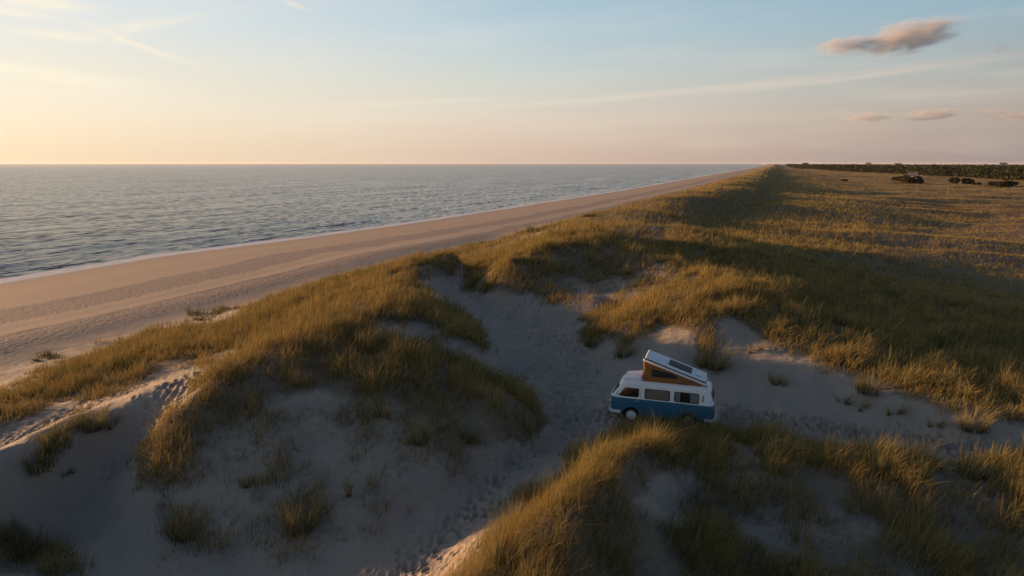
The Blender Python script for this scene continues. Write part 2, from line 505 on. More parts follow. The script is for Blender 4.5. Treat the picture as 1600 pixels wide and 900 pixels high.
# near dune
paint([(670, 930), (715, 880), (775, 838), (830, 800), (870, 762), (905, 728), (928, 690), (985, 655), (1040, 650), (1085, 660), (1140, 680), (1060, 735), (1020, 745), (990, 790), (1000, 850), (970, 900), (960, 960), (700, 960)], 1.0)
paint([(720, 850), (790, 790), (850, 740), (900, 705), (905, 740), (840, 800), (770, 850)], .52)
paint([(860, 750), (900, 705), (945, 672), (960, 700), (930, 740), (880, 765)], .75)
paint([(810, 800), (830, 745), (860, 745), (850, 790)], .5)
paint([(1080, 672), (1200, 685), (1300, 700), (1400, 712), (1490, 728), (1600, 735), (1720, 750), (1720, 790), (1600, 790), (1450, 765), (1300, 752), (1180, 735), (1070, 735)], 1.3)
paint([(1440, 735), (1500, 730), (1490, 750), (1440, 755)], .35, "set")
paint([(985, 810), (1060, 740), (1250, 750), (1450, 770), (1720, 790), (1720, 960), (960, 960)], .78)
paint([(1020, 740), (1070, 730), (1110, 770), (1060, 820), (1010, 800)], .2, "set")
paint([(1150, 800), (1300, 790), (1400, 830), (1250, 870), (1150, 850)], .52, "set")
# dune beyond the van
paint([(903, 540), (905, 508), (960, 490), (1010, 474), (1080, 470), (1120, 445), (1140, 425), (1195, 428), (1260, 470), (1200, 520), (1150, 505), (1120, 480), (1125, 530), (1130, 575), (1095, 578), (1085, 530), (1040, 525), (990, 530), (985, 558), (960, 555), (955, 530), (930, 545)], .95)
paint([(1020, 508), (1070, 508), (1085, 530), (1050, 545), (1010, 540)], .2, "set")
paint([(728, 452), (732, 424), (760, 402), (810, 385), (905, 352), (925, 356), (900, 378), (840, 400), (800, 425), (775, 455)], 1.8)
paint([(905, 520), (960, 490), (1010, 474), (1080, 468), (1120, 445), (1140, 428), (1190, 432), (1150, 470), (1120, 500), (1040, 505), (960, 515)], 1.4)
# edges: a ragged fringe
veg = blur(veg, 5)

# dark red-brown heather patches on the plain
heath = np.zeros((MH, MW))
for poly, val in [([(1390, 330), (1600, 318), (1720, 330), (1720, 430), (1560, 432), (1440, 420), (1330, 400), (1300, 380), (1400, 360)], .85),
                  ([(1290, 392), (1440, 400), (1480, 430), (1360, 440), (1260, 420)], .5),
                  ([(1300, 300), (1460, 306), (1500, 322), (1350, 322)], .45), ([(1240, 262), (1400, 268), (1720, 280), (1720, 300), (1400, 285), (1260, 275)], .2)]:
    heath = np.where(in_poly(poly), np.maximum(heath, val), heath)
heath = blur(heath, 5)

# trodden sand of the track
track = np.zeros((MH, MW))
for poly in ([(560, 960), (640, 880), (720, 800), (800, 715), (858, 650), (868, 600), (850, 555), (800, 510), (740, 480), (672, 452), (690, 432), (745, 438), (790, 470), (850, 498), (910, 505), (925, 560), (965, 600), (1130, 625), (1250, 650), (1420, 676), (1600, 700), (1720, 715), (1720, 755), (1600, 732), (1480, 725), (1300, 696), (1100, 675), (960, 690), (880, 712), (840, 760), (780, 810), (720, 870), (690, 930), (680, 960)],):
    track = np.where(in_poly(poly), 1.0, track)
track = blur(track, 3)


def cell(G, u, v, outside):
    iu = ((u + 100) / 2).astype(int); iv = (v / 2).astype(int)
    ok = (iu >= 0) & (iu < MW) & (iv >= 0) & (iv < MH)
    return np.where(ok, G[np.clip(iv, 0, MH - 1), np.clip(iu, 0, MW - 1)], outside)


# which heights the camera cannot see: there the cover follows the lie of the land instead
def veg_at(x, y, z):
    S, T = coast(x, y)
    u, v = project(x, y, z)
    nat = sstep(S, 53, 60) * (0.55 + 0.45 * sstep(S, 100, 125))
    d = cell(veg, u + 9 * gnoise(x / 1.7, y / 1.7, 97), v + 7 * gnoise(x / 1.9, y / 1.9, 98), -1.0)
    d = np.where((d < 0) | (y < 2), nat * 0.8, d)
    S = S + 2.6 * gnoise(x / 9.0, y / 9.0, 95) + 1.4 * gnoise(x / 3.2, y / 3.2, 96)
    d = np.where((T > 60) & (S > 52) & (S < 69) & (cell(track, u, v, 0.0) < .2) & (y > 2), np.maximum(d, .85 * sstep(S, 52, 55)), d)
    d = np.where((T > 98) & (S > 51) & (S < 110), np.maximum(d, .85 * sstep(S, 51.5, 54)), d)
    d = np.where((T > 130) & (S > 54) & (S < 118), np.maximum(d, .85), d)
    d = np.where(S > 100 + 20 * (T > 60), np.maximum(d, sstep(T, 55, 75)), d)
    return d * sstep(S, 50.5, 54)


def polar_rings(r0, r1, near, k, cap):
    r = [r0]
    while r[-1] < r1:
        q = r[-1]
        r.append(q + min(max(near, q * q * k), cap * q))
    return np.array(r)


def polar_cols(n_mid, mid, n_side, side):
    a = np.linspace(-mid, mid, n_mid)
    b = mid + (side - mid) * (np.linspace(0, 1, n_side + 1)[1:]) ** 1.3
    return np.radians(np.concatenate([-b[::-1], a, b]))


def mesh_from(name, V, Fq, attrs=None, mat=None, smooth=True):
    me = bpy.data.meshes.new(name)
    me.vertices.add(len(V)); me.vertices.foreach_set("co", np.ascontiguousarray(V, dtype=np.float32).ravel())
    k = Fq.shape[1]
    me.loops.add(Fq.size); me.loops.foreach_set("vertex_index", np.ascontiguousarray(Fq, dtype=np.int32).ravel())
    me.polygons.add(len(Fq)); me.polygons.foreach_set("loop_start", np.arange(0, Fq.size, k, dtype=np.int32))
    me.update(calc_edges=True)
    if smooth:
        me.polygons.foreach_set("use_smooth", np.ones(len(Fq), dtype=bool))
    for an, av in (attrs or {}).items():
        if av.ndim == 2:
            at_ = me.attributes.new(an, "FLOAT_COLOR", "POINT"); at_.data.foreach_set("color", np.ascontiguousarray(av, dtype=np.float32).ravel())
        else:
            at_ = me.attributes.new(an, "FLOAT", "POINT"); at_.data.foreach_set("value", np.ascontiguousarray(av, dtype=np.float32))
    ob = bpy.data.objects.new(name, me)
    COL.objects.link(ob)
    if mat:
        me.materials.append(mat)
    return ob


# ------------------------------------------------------------------ materials of the land and the water
def new_mat(name):
    m = bpy.data.materials.new(name); m.use_nodes = True
    return m, NT(m.node_tree)


m_ground, t = new_mat("dune_ground")
geo = t.n("ShaderNodeNewGeometry")
P = geo.outputs["Position"]
aV = t.attr("veg").outputs["Fac"]; aS = t.attr("shore").outputs["Fac"]; aH = t.attr("heath").outputs["Fac"]; aF = t.attr("far").outputs["Fac"]
n1 = t.noise(P, 0.35, 4, 0.6); n2 = t.noise(P, 3.5, 3, 0.6); n3 = t.noise(P, 0.06, 3, 0.5)
sand = t.mix(n1, (0.285, 0.240, 0.185), (0.345, 0.292, 0.228))
sand = t.mix(t.math("MULTIPLY", t.ss(n2, .5, .85), .35), sand, (0.22, 0.165, 0.115))
# wet sand near the water, rough wrack bands higher up the beach
sv = t.math("ADD", aS, t.math("MULTIPLY", t.math("SUBTRACT", n3, .5), 9.0))
wet = t.math("SUBTRACT", 1.0, t.ss(sv, 2.0, 15.0))
sand = t.mix(t.math("MULTIPLY", wet, .7), sand, (0.19, 0.140, 0.10))
damp = t.math("MULTIPLY", t.ss(sv, 14, 19), t.math("SUBTRACT", 1.0, t.ss(sv, 22, 27)))
sand = t.mix(t.math("MULTIPLY", damp, .35), sand, (0.21, 0.155, 0.11))
band = t.math("MULTIPLY", t.ss(sv, 27, 29.5), t.math("SUBTRACT", 1.0, t.ss(sv, 36, 38.5)))
band2 = t.math("MULTIPLY", t.ss(sv, 42.5, 44), t.math("SUBTRACT", 1.0, t.ss(sv, 47, 51)))
bands = t.math("MINIMUM", t.math("ADD", band, band2), 1.0)
sand = t.mix(t.math("MULTIPLY", t.math("SUBTRACT", 1.0, t.ss(aS, 47.0, 54.0)), .6), sand, t.mix(t.noise(P, 1.6, 5, .65), (0.32, 0.240, 0.172), (0.42, 0.325, 0.245)))  # extra sunlit brightness and warmth put into the beach sand's colour
sand = t.mix(t.math("MULTIPLY", bands, t.math("ADD", .25, t.math("MULTIPLY", n2, .6))), sand, (0.20, 0.165, 0.145))  # the grey paints in the rough sand's self-shadow
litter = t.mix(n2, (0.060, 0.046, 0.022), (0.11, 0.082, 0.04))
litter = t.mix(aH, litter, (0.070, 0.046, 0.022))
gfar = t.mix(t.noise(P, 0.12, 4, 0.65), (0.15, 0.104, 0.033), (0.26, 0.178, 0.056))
gfar = t.mix(t.math("MULTIPLY", aH, .7), gfar, (0.085, 0.052, 0.024))  # heather tone, also carrying the painted shade streaks
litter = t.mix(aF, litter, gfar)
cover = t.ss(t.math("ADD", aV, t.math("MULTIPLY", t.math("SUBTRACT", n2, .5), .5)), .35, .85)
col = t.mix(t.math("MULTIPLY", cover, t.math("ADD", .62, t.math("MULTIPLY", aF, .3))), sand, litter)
# bumps: wind ripple, trampled sand, wrack bands
bsc = t.math("ADD", t.math("ADD", 0.12, t.math("MULTIPLY", t.ss(aS, 48.0, 58.0), .25)), t.math("MULTIPLY", bands, .55))
tr = t.attr("track").outputs["Fac"]
bsc = t.math("ADD", bsc, t.math("MULTIPLY", tr, .9))
vo = t.n("ShaderNodeTexVoronoi", {"Vector": P, "Scale": 2.3, "Randomness": 1.0}, feature="SMOOTH_F1")
bh = t.math("ADD", t.math("MULTIPLY", n2, .05), t.math("MULTIPLY", t.math("MINIMUM", vo.outputs[0], .45), .13))
bh = t.math("ADD", bh, t.math("MULTIPLY", t.noise(P, 0.9, 4, .6), .10))
bmp = t.n("ShaderNodeBump", {"Strength": 1.0, "Distance": 1.0, "Height": t.math("MULTIPLY", bh, t.math("MULTIPLY", bsc, t.math("SUBTRACT", 1.0, t.math("MULTIPLY", wet, .9))))})
rough = t.math("SUBTRACT", 0.95, t.math("MULTIPLY", t.math("SUBTRACT", 1.0, t.ss(aS, 0.5, 5.0)), .6))
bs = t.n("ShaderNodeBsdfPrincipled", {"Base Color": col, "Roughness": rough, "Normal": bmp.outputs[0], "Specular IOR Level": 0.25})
t.n("ShaderNodeOutputMaterial", {"Surface": bs.outputs[0]})

m_sea, t = new_mat("sea_water")
geo = t.n("ShaderNodeNewGeometry"); P = geo.outputs["Position"]
aS = t.attr("shore").outputs["Fac"]; aT = t.attr("along").outputs["Fac"]
cv = t.n("ShaderNodeCombineXYZ", {0: t.math("MULTIPLY", aS, 1.0), 1: t.math("MULTIPLY", aT, .33), 2: 0.0}).outputs[0]
w1 = t.noise(cv, 0.16, 3, .6, .4); w2 = t.noise(cv, 0.75, 4, .62, .2); w3 = t.noise(cv, 0.03, 2, .5)
hh = t.math("ADD", t.math("MULTIPLY", w1, 1.2), t.math("MULTIPLY", w2, 0.4))
hh = t.math("ADD", hh, t.math("MULTIPLY", w3, 2.0))
bmp = t.n("ShaderNodeBump", {"Strength": 1.0, "Distance": 1.0, "Height": hh})
# facets of the chop: normals tilted directly, so that they stay rough out to the horizon
def chop(scale, k, along):
    c3 = t.n("ShaderNodeCombineXYZ", {0: aS, 1: t.math("MULTIPLY", aT, along), 2: scale})
    nn = t.n("ShaderNodeTexNoise", {"Vector": c3.outputs[0], "Scale": scale, "Detail": 3, "Roughness": .6})
    o = t.n("ShaderNodeVectorMath", {0: nn.outputs["Color"], 1: (.5, .5, .5)}, operation="SUBTRACT").outputs[0]
    return t.n("ShaderNodeVectorMath", {0: o, 1: (k, k, 0)}, operation="MULTIPLY").outputs[0]
vsum = t.n("ShaderNodeVectorMath", {0: chop(1.1, 1.9, .25), 1: chop(.14, .55, .08)}, operation="ADD").outputs[0]
vsum = t.n("ShaderNodeVectorMath", {0: vsum, 1: bmp.outputs[0]}, operation="ADD").outputs[0]
wnorm = t.n("ShaderNodeVectorMath", {0: vsum}, operation="NORMALIZE").outputs[0]
shal = t.ss(aS, -45.0, -2.0)
wc = t.mix(shal, (0.015, 0.038, 0.064), (0.062, 0.086, 0.104))
fn = t.noise(t.n("ShaderNodeCombineXYZ", {0: aS, 1: t.math("MULTIPLY", aT, .22), 2: 1.0}).outputs[0], 0.5, 4, .6)
se = t.math("ADD", aS, t.math("MULTIPLY", t.math("SUBTRACT", fn, .5), 5.0))
swash = t.math("MULTIPLY", t.ss(se, -4.6, -2.0), t.ss(fn, .22, .45))
br = t.math("MULTIPLY", t.math("MULTIPLY", t.ss(se, -17.5, -15.5), t.math("SUBTRACT", 1.0, t.ss(se, -14.8, -13.0))), t.ss(t.noise(cv, .06, 3, .6), .50, .60))
br2 = t.math("MULTIPLY", t.math("MULTIPLY", t.ss(se, -8.5, -7.2), t.math("SUBTRACT", 1.0, t.ss(se, -6.8, -5.5))), t.ss(t.noise(cv, .05, 3, .6), .47, .58))
foam = t.math("MINIMUM", t.math("ADD", swash, t.math("MULTIPLY", t.math("ADD", br, br2), .6)), 1.0)
water = t.n("ShaderNodeBsdfPrincipled", {"Base Color": wc, "Roughness": 0.18, "IOR": 1.33, "Normal": wnorm, "Specular IOR Level": 0.18})
fo = t.n("ShaderNodeBsdfPrincipled", {"Base Color": (0.72, 0.70, 0.68, 1), "Roughness": 0.8})
mx = t.n("ShaderNodeMixShader", {0: foam, 1: water.outputs[0], 2: fo.outputs[0]})
t.n("ShaderNodeOutputMaterial", {"Surface": mx.outputs[0]})

# ------------------------------------------------------------------ land: one height field, cut into beach, dunes, track and grassland along shared edges
R = polar_rings(4.0, 9000.0, 0.055, 1.15e-4, 0.0115)
AZ = polar_cols(1180, 42, 60, 105)
rr, aa = np.meshgrid(R, AZ, indexing="ij")
X = rr * np.sin(aa); Y = rr * np.cos(aa)
Z = height(X, Y)
S, T = coast(X, Y)
uu, vv = project(X, Y, Z)
Vg = veg_at(X, Y, Z)
trk = np.where(Y > 2, cell(track, uu, vv, 0.0), 0.0) * (S > 58) * (T < 80)
heath_shade = (np.where(Y > 2, cell(heath, uu, vv, 0.3), 0.3) * (.6 + .5 * gnoise(S / 40.0, T / 9.0, 78)) + .8 * sstep(gnoise(S / 75.0, T / 13.0, 83), .0, .45)) * sstep(T, 40, 60) * sstep(S, 100, 130)  # heather patches, plus long streaks painting dark shade bands across the plain
# footprints and pits, pressed into the sand
fp = np.random.default_rng(3)


def press(cx, cy, ang, a, b, depth):
    """one elongated pit with a small rim"""
    global Z
    r_c = math.hypot(cx, cy); az_c = math.atan2(cx, cy)
    i0 = np.searchsorted(R, r_c - 2.2 * a); i1 = np.searchsorted(R, r_c + 2.2 * a)
    j0 = np.searchsorted(AZ, az_c - 2.2 * a / r_c); j1 = np.searchsorted(AZ, az_c + 2.2 * a / r_c)
    if i1 <= i0 or j1 <= j0:
        return
    dx_ = X[i0:i1, j0:j1] - cx; dy_ = Y[i0:i1, j0:j1] - cy
    p = (dx_ * math.cos(ang) + dy_ * math.sin(ang)) / a; q = (-dx_ * math.sin(ang) + dy_ * math.cos(ang)) / b
    d = p * p + q * q
    Z[i0:i1, j0:j1] += -depth * np.exp(-d * 1.6) + 0.45 * depth * np.exp(-((np.sqrt(d) - 1.35) / .35) ** 2)


def trail(pts, n_, width, size=0.17, depth=0.06):
    P_ = [at(u, v, z) for (u, v, z) in pts]
    seg = [math.dist(a, b) for a, b in zip(P_[:-1], P_[1:])]
    tot = sum(seg)
    for k in range(n_):
        d = fp.random() * tot; i = 0
        while d > seg[i] and i < len(seg) - 1:
            d -= seg[i]; i += 1
        f = d / seg[i]
        a, b = P_[i], P_[i + 1]
        ang = math.atan2(b[1] - a[1], b[0] - a[0])
        o = fp.normal() * width
        cx = a[0] + (b[0] - a[0]) * f - math.sin(ang) * o; cy = a[1] + (b[1] - a[1]) * f + math.cos(ang) * o
        s_ = size * fp.uniform(.75, 1.35)
        press(cx, cy, ang + fp.normal() * .35, s_, s_ * fp.uniform(.5, .75), depth * fp.uniform(.5, 1.2))


trail([(640, 905, -.35), (700, 835, -.25), (760, 772, -.1), (800, 728, 0), (850, 670, 0)], 300, .42, .18, .045)
trail([(850, 670, 0), (885, 600, 0), (860, 530, 0), (800, 485, .2), (715, 445, .5)], 1500, 1.2, .2, .06)
trail([(850, 690, 0), (930, 640, 0), (1000, 660, 0), (1120, 672, 0)], 420, .8, .18, .05)
trail([(1130, 650, 0), (1270, 665, .05), (1420, 688, .05), (1620, 720, .05)], 1100, .42, .15, .085)
trail([(1100, 668, 0), (1300, 690, 0), (1620, 735, 0)], 260, .3, .2, .04)
trail([(330, 590, 1.5), (270, 640, .9), (230, 690, .3), (180, 730, 0)], 240, .55, .2, .06)
trail([(0, 690, -.1), (120, 640, .1), (280, 590, .7), (420, 540, 2)], 420, .9, .2, .05)
# wheel ruts leading up to the back of the van
for off_ in (-.66, .66):
    P_ = [at(u, v, 0.0) for (u, v) in ((1116, 672), (1250, 690), (1420, 712), (1640, 742))]
    for a, b in zip(P_[:-1], P_[1:]):
        L_ = math.dist(a, b); ang = math.atan2(b[1] - a[1], b[0] - a[0])
        for k in range(int(L_ / .16)):
            f = k * .16 / L_; o_ = off_ + fp.normal() * .03
            press(a[0] + (b[0] - a[0]) * f - math.sin(ang) * o_, a[1] + (b[1] - a[1]) * f + math.cos(ang) * o_, ang, .22, .12, fp.uniform(.012, .03))
for _ in range(900):                                   # scattered pits in the bare sand
    u_, v_ = fp.uniform(0, 1600), fp.uniform(480, 900)
    x_, y_ = at(u_, v_, .2)
    press(x_, y_, fp.uniform(0, 3), fp.uniform(.1, .25), fp.uniform(.08, .2), fp.uniform(.01, .035))

far_ = sstep(rr, 60, 260)
nr, nc = X.shape
idx = np.arange(nr * nc).reshape(nr, nc)
quads = np.stack([idx[:-1, :-1], idx[:-1, 1:], idx[1:, 1:], idx[1:, :-1]], -1).reshape(-1, 4)[:, ::-1]
Sq = S[:-1, :-1].ravel(); Tq = T[:-1, :-1].ravel(); tq = trk[:-1, :-1].ravel()
cls = np.where(Sq < 51.5, 0, np.where((tq > .5), 2, np.where((Sq > 128 + 12 * np.sin(Tq / 25.0)), 3, 1)))
cls = np.where(Sq < -45, -1, cls)
V = np.stack([X, Y, Z], -1).reshape(-1, 3)
AT = {"veg": Vg.ravel(), "shore": S.ravel(), "heath": heath_shade.ravel(), "far": far_.ravel(), "track": trk.ravel()}
for k, nm, lab in ((0, "beach", "wide flat sand beach"), (1, "dunes", "sand dunes"), (2, "sandy_track", "trodden sand track"), (3, "grassland", "grassy plain behind the dunes")):
    q = quads[cls == k]
    used, inv = np.unique(q, return_inverse=True)
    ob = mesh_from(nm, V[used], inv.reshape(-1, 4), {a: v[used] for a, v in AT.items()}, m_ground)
    ob["kind"] = "structure"
    ob["label"] = {"beach": "wide pale sand beach between the sea and the dunes", "dunes": "bare and grassy sand dunes", "sandy_track": "trodden pale sand track winding between the dunes", "grassland": "flat golden grassland behind the dune ridge"}[nm]

# ------------------------------------------------------------------ sea
R2 = polar_rings(40.0, 26000.0, 0.3, 6.0e-5, 0.012)
AZ2 = polar_cols(900, 42, 40, 105)
r2, a2 = np.meshgrid(R2, AZ2, indexing="ij")
X2 = r2 * np.sin(a2); Y2 = r2 * np.cos(a2)
S2, T2 = coast(X2, Y2)
near_ = np.exp(-r2 / 500.0)
ph = S2 * (2 * math.pi / 9.5) + 2.2 * gnoise(T2 / 60.0, S2 / 50.0, 61) + 1.0 * gnoise(T2 / 17.0, S2 / 20.0, 62)
sw = np.maximum(np.sin(ph), -0.3) ** 3
env = np.exp(-((S2 + 22) / 20.0) ** 2) * (0.35 + 0.65 * sstep(gnoise(T2 / 36.0, S2 / 12.0, 63), -.25, .5))
Z2 = SEA_Z + (0.62 * sw * env + 0.08 * gnoise(S2 / 5.5, T2 / 15.0, 64) * (S2 < -4)) * near_ * sstep(-S2, 0, 6)
nr, nc = X2.shape
idx = np.arange(nr * nc).reshape(nr, nc)
quads = np.stack([idx[:-1, :-1], idx[:-1, 1:], idx[1:, 1:], idx[1:, :-1]], -1).reshape(-1, 4)[:, ::-1]
q = quads[S2[:-1, :-1].ravel() < 6]
used, inv = np.unique(q, return_inverse=True)
ob = mesh_from("sea", np.stack([X2, Y2, Z2], -1).reshape(-1, 3)[used], inv.reshape(-1, 4), {"shore": S2.ravel()[used], "along": T2.ravel()[used]}, m_sea)
ob["kind"] = "structure"; ob["label"] = "calm grey blue sea with small waves"
# ------------------------------------------------------------------ marram grass: single blades as hair curves
m_grass, t = new_mat("marram_blades")
hi = t.n("ShaderNodeHairInfo")
tint = t.attr("tint").outputs["Fac"]; dry = t.attr("dry").outputs["Fac"]
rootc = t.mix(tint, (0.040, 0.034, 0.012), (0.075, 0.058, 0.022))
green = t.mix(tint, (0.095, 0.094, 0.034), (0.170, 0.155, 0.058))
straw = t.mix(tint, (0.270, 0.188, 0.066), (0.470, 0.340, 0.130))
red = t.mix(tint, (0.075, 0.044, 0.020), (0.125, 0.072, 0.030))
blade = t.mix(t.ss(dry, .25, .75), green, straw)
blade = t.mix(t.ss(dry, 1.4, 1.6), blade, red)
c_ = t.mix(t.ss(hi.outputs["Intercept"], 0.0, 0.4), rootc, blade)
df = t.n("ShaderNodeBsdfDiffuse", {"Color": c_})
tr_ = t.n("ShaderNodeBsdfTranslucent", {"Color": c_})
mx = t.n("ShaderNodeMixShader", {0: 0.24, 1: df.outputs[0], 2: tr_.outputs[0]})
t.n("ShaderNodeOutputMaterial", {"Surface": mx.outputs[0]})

WIND = np.array([0.90, -0.43])


def blades(name, x, y, length, lean, lean_ang, radius, tint_, dry_, z=None, seg=4):
    n_ = len(x)
    z = height(x, y) if z is None else z
    fr = np.linspace(0, 1, seg)
    P_ = np.empty((n_, seg, 3), np.float32)
    cx, sx = np.cos(lean_ang), np.sin(lean_ang)
    up = np.sqrt(np.clip(1 - (lean * .75) ** 2, .1, 1))
    for k, f in enumerate(fr):
        o = lean * length * f ** 1.8
        P_[:, k, 0] = x + cx * o; P_[:, k, 1] = y + sx * o
        P_[:, k, 2] = z - 0.03 + length * up * (f - 0.22 * lean * f * f)
    rad = radius[:, None] * np.array([1.0, .9, .62, .12] if seg == 4 else np.linspace(1, .15, seg))[None, :]
    cu = bpy.data.hair_curves.new(name)
    cu.add_curves([seg] * n_)
    cu.attributes["position"].data.foreach_set("vector", P_.ravel())
    ra = cu.attributes.get("radius") or cu.attributes.new("radius", "FLOAT", "POINT")
    ra.data.foreach_set("value", rad.astype(np.float32).ravel())
    for an, av in (("tint", tint_), ("dry", dry_)):
        a_ = cu.attributes.new(an, "FLOAT", "CURVE"); a_.data.foreach_set("value", av.astype(np.float32))
    ob = bpy.data.objects.new(name, cu)
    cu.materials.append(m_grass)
    COL.objects.link(ob)
    return ob


def scatter(n_, r0, r1, power, half):
    """points thinning out with distance as r**-power per square metre"""
    u_ = RNG.random(n_)
    k = 2 - power
    r = (r0 ** k + u_ * (r1 ** k - r0 ** k)) ** (1 / k) if abs(k) > 1e-6 else r0 * (r1 / r0) ** u_
    a = RNG.uniform(-half, half, n_)
    return r * np.sin(a), r * np.cos(a), r


def grow(name, label, n_, r0, r1, power, half, test, size=1.0):
    x, y, r = scatter(n_, r0, r1, power, half)
    z = height(x, y)
    d = test(x, y, z)
    # tussocks: blades bunch together
    clump = gnoise(x / .85, y / .85, 71) * .6 + gnoise(x / .33, y / .33, 72) * .5 + .6 * gnoise(x / 2.2, y / 2.2, 73)
    near = 1 - sstep(r, 60, 160)
    gap = gnoise(x / 1.5, y / 1.5, 87) + .8 * gnoise(x / 4.0, y / 4.0, 89)
    d = d * np.clip(1.0 + .55 * np.minimum(gap, .1) * near_dune(x, y), .15, 1)
    dd = d + clump * .62 * near * np.where(d > .05, 1, 0) * (1.1 - np.clip(d, 0, 1) * .25) - .20 * near - .06
    keep_ = RNG.random(n_) < np.clip(dd, 0, 1) ** 1.3
    x, y, z, r, d, clump = (q[keep_] for q in (x, y, z, r, d, clump))
    m = len(x)
    S_, T_ = coast(x, y)
    patch = .5 + .5 * gnoise(x / 7.0, y / 7.0, 74) + .45 * gnoise(x / 2.0, y / 2.0, 75) + .5 * gnoise(x / .6, y / .6, 85)
    L = (.42 + .36 * np.clip(d, 0, 1)) * (0.80 + .34 * np.clip(clump, -1.2, 1.4)) * RNG.uniform(.5, 1.35, m) * size
    tus = gnoise(x / 1.5, y / 1.5, 87) + .5 * gnoise(x / .7, y / .7, 88)
    L *= np.where(S_ < 125, np.clip(.95 + .55 * tus, .42, 1.5), 1.0)
    L *= np.where(RNG.random(m) < .10, 1.4, 1.0)
    wind = math.atan2(WIND[1], WIND[0]) + .5 * gnoise(x / 9.0, y / 9.0, 76)
    stiff = RNG.random(m) < .3
    ang = wind + RNG.normal(0, 1.0, m) + 1.2 * gnoise(x / .7, y / .7, 84)
    lean = np.clip(np.where(stiff, RNG.normal(.22, .15, m), RNG.normal(.52, .26, m)), .02, 1.0)
    rad = np.maximum(.0032, r * .00021) * RNG.uniform(.7, 1.3, m)
    L = np.where(S_ > 115, np.maximum(L * (1 - .2 * sstep(r, 60, 200)), r * .0006), np.maximum(L, r * .0009))
    rad = np.where(S_ > 115, np.maximum(.0038, r * .00016), rad)
    patch = np.where(S_ > 115, .5 + .8 * gnoise(S_ / 70.0, T_ / 15.0, 79) + .3 * gnoise(S_ / 16.0, T_ / 6.0, 80), patch)  # long straw and green streaks imitate lit and shaded bands
    dry_ = np.clip(.50 + .22 * sstep(S_, 110, 150) * sstep(r, 60, 160) + .34 * patch - .10 + RNG.normal(0, .25, m), 0, 1)
    u_, v_ = project(x, y, z)
    hp = cell(heath, u_, v_, 0.2)
    isred = RNG.random(m) < np.clip(hp * .75 + .55 * sstep(gnoise(S_ / 75.0, T_ / 13.0, 83), .0, .45), 0, .9) * sstep(S_, 110, 150) * (.45 + 1.0 * gnoise(S_ / 34.0, T_ / 9.0, 78)) * 1.35  # heather blades, also thickened along the painted shade streaks
    dry_ = np.where(isred, 2.0, dry_)
    L = np.where(isred, L * .75, L)
    ob = blades(name, x, y, L.astype(np.float32), lean, ang, rad, RNG.random(m), dry_, z)
    ob["kind"] = "stuff"; ob["label"] = label
    print(name, m, "blades")
    return ob


def near_dune(x, y):
    S_, T_ = coast(x, y)
    return 1 - .6 * sstep(S_, 112, 125)


def t_dune(x, y, z):
    S_, T_ = coast(x, y)
    return veg_at(x, y, z) * (S_ < 128 + 12 * np.sin(T_ / 25.0))


def t_plain(x, y, z):
    S_, T_ = coast(x, y)
    return veg_at(x, y, z) * (S_ >= 128 + 12 * np.sin(T_ / 25.0))


QUICK = False
kq = 0.35 if QUICK else 1.0
grow("dune_grass", "straw and olive marram grass covering the dune crests and flanks", int(1250000 * kq), 9, 70, 1.3, math.radians(58), t_dune)
grow("dune_grass", "straw and olive marram grass on the distant dune ridge along the coast", int(700000 * kq), 70, 1600, 2.3, math.radians(46), t_dune)
grow("plain_grass", "golden grass and red brown heather covering the flat plain", int(1500000 * kq), 25, 1500, 2.15, math.radians(56), t_plain, .62)
# ------------------------------------------------------------------ general builders for objects
def finish(name, bm, mats, parent=None, smooth=None, loc=None):
    """link a bmesh as one mesh object"""
    me = bpy.data.meshes.new(name)
    bmesh.ops.recalc_face_normals(bm, faces=bm.faces[:])
    bm.to_mesh(me); bm.free()
    for m in (mats if isinstance(mats, (list, tuple)) else [mats]):
        me.materials.append(m)
    if smooth is not None:
        me.polygons.foreach_set("use_smooth", [True] * len(me.polygons))
        if smooth < 180:
            me.set_sharp_from_angle(angle=math.radians(smooth))
    ob = bpy.data.objects.new(name, me)
    COL.objects.link(ob)
    if parent is not None:
        ob.parent = parent
    if loc is not None:
        ob.location = loc
    return ob


def empty(name, loc, rz=0.0):
    o = bpy.data.objects.new(name, None)
    o.empty_display_size = 0.3
    COL.objects.link(o)
    o.location = loc; o.rotation_euler = (0, 0, rz)
    return o


def tag(o, label, cat, group=None):
    o["label"] = label; o["category"] = cat
    if group:
        o["group"] = group
    return o


def bm_box(bm, x0, x1, y0, y1, z0, z1, bevel=0.0, seg=2, mat=0):
    r = bmesh.ops.create_cube(bm, size=1.0)
    vs = r["verts"]
    for v in vs:
        v.co = Vector((x0 + (v.co.x + .5) * (x1 - x0), y0 + (v.co.y + .5) * (y1 - y0), z0 + (v.co.z + .5) * (z1 - z0)))
    fs = list({f for v in vs for f in v.link_faces})
    if bevel > 0:
        es = list({e for v in vs for e in v.link_edges})
        bmesh.ops.bevel(bm, geom=es, offset=bevel, segments=seg, profile=.5, affect="EDGES")
    return fs


def bm_lathe(bm, prof, n=28, axis="Y", c=(0, 0, 0)):
    """revolve (radius, along) round an axis"""
    rings = []
    for (r, h) in prof:
        ring = []
        for k in range(n):
            a = 2 * math.pi * k / n
            p, q = r * math.cos(a), r * math.sin(a)
            co = {"Y": (p, h, q), "X": (h, p, q), "Z": (p, q, h)}[axis]
            ring.append(bm.verts.new((co[0] + c[0], co[1] + c[1], co[2] + c[2])))
        rings.append(ring)
    for a, b in zip(rings[:-1], rings[1:]):
        for k in range(n):
            bm.faces.new((a[k], a[(k + 1) % n], b[(k + 1) % n], b[k]))
    if prof[0][0] > 1e-5:
        bm.faces.new(rings[0])
    if prof[-1][0] > 1e-5:
        bm.faces.new(rings[-1])


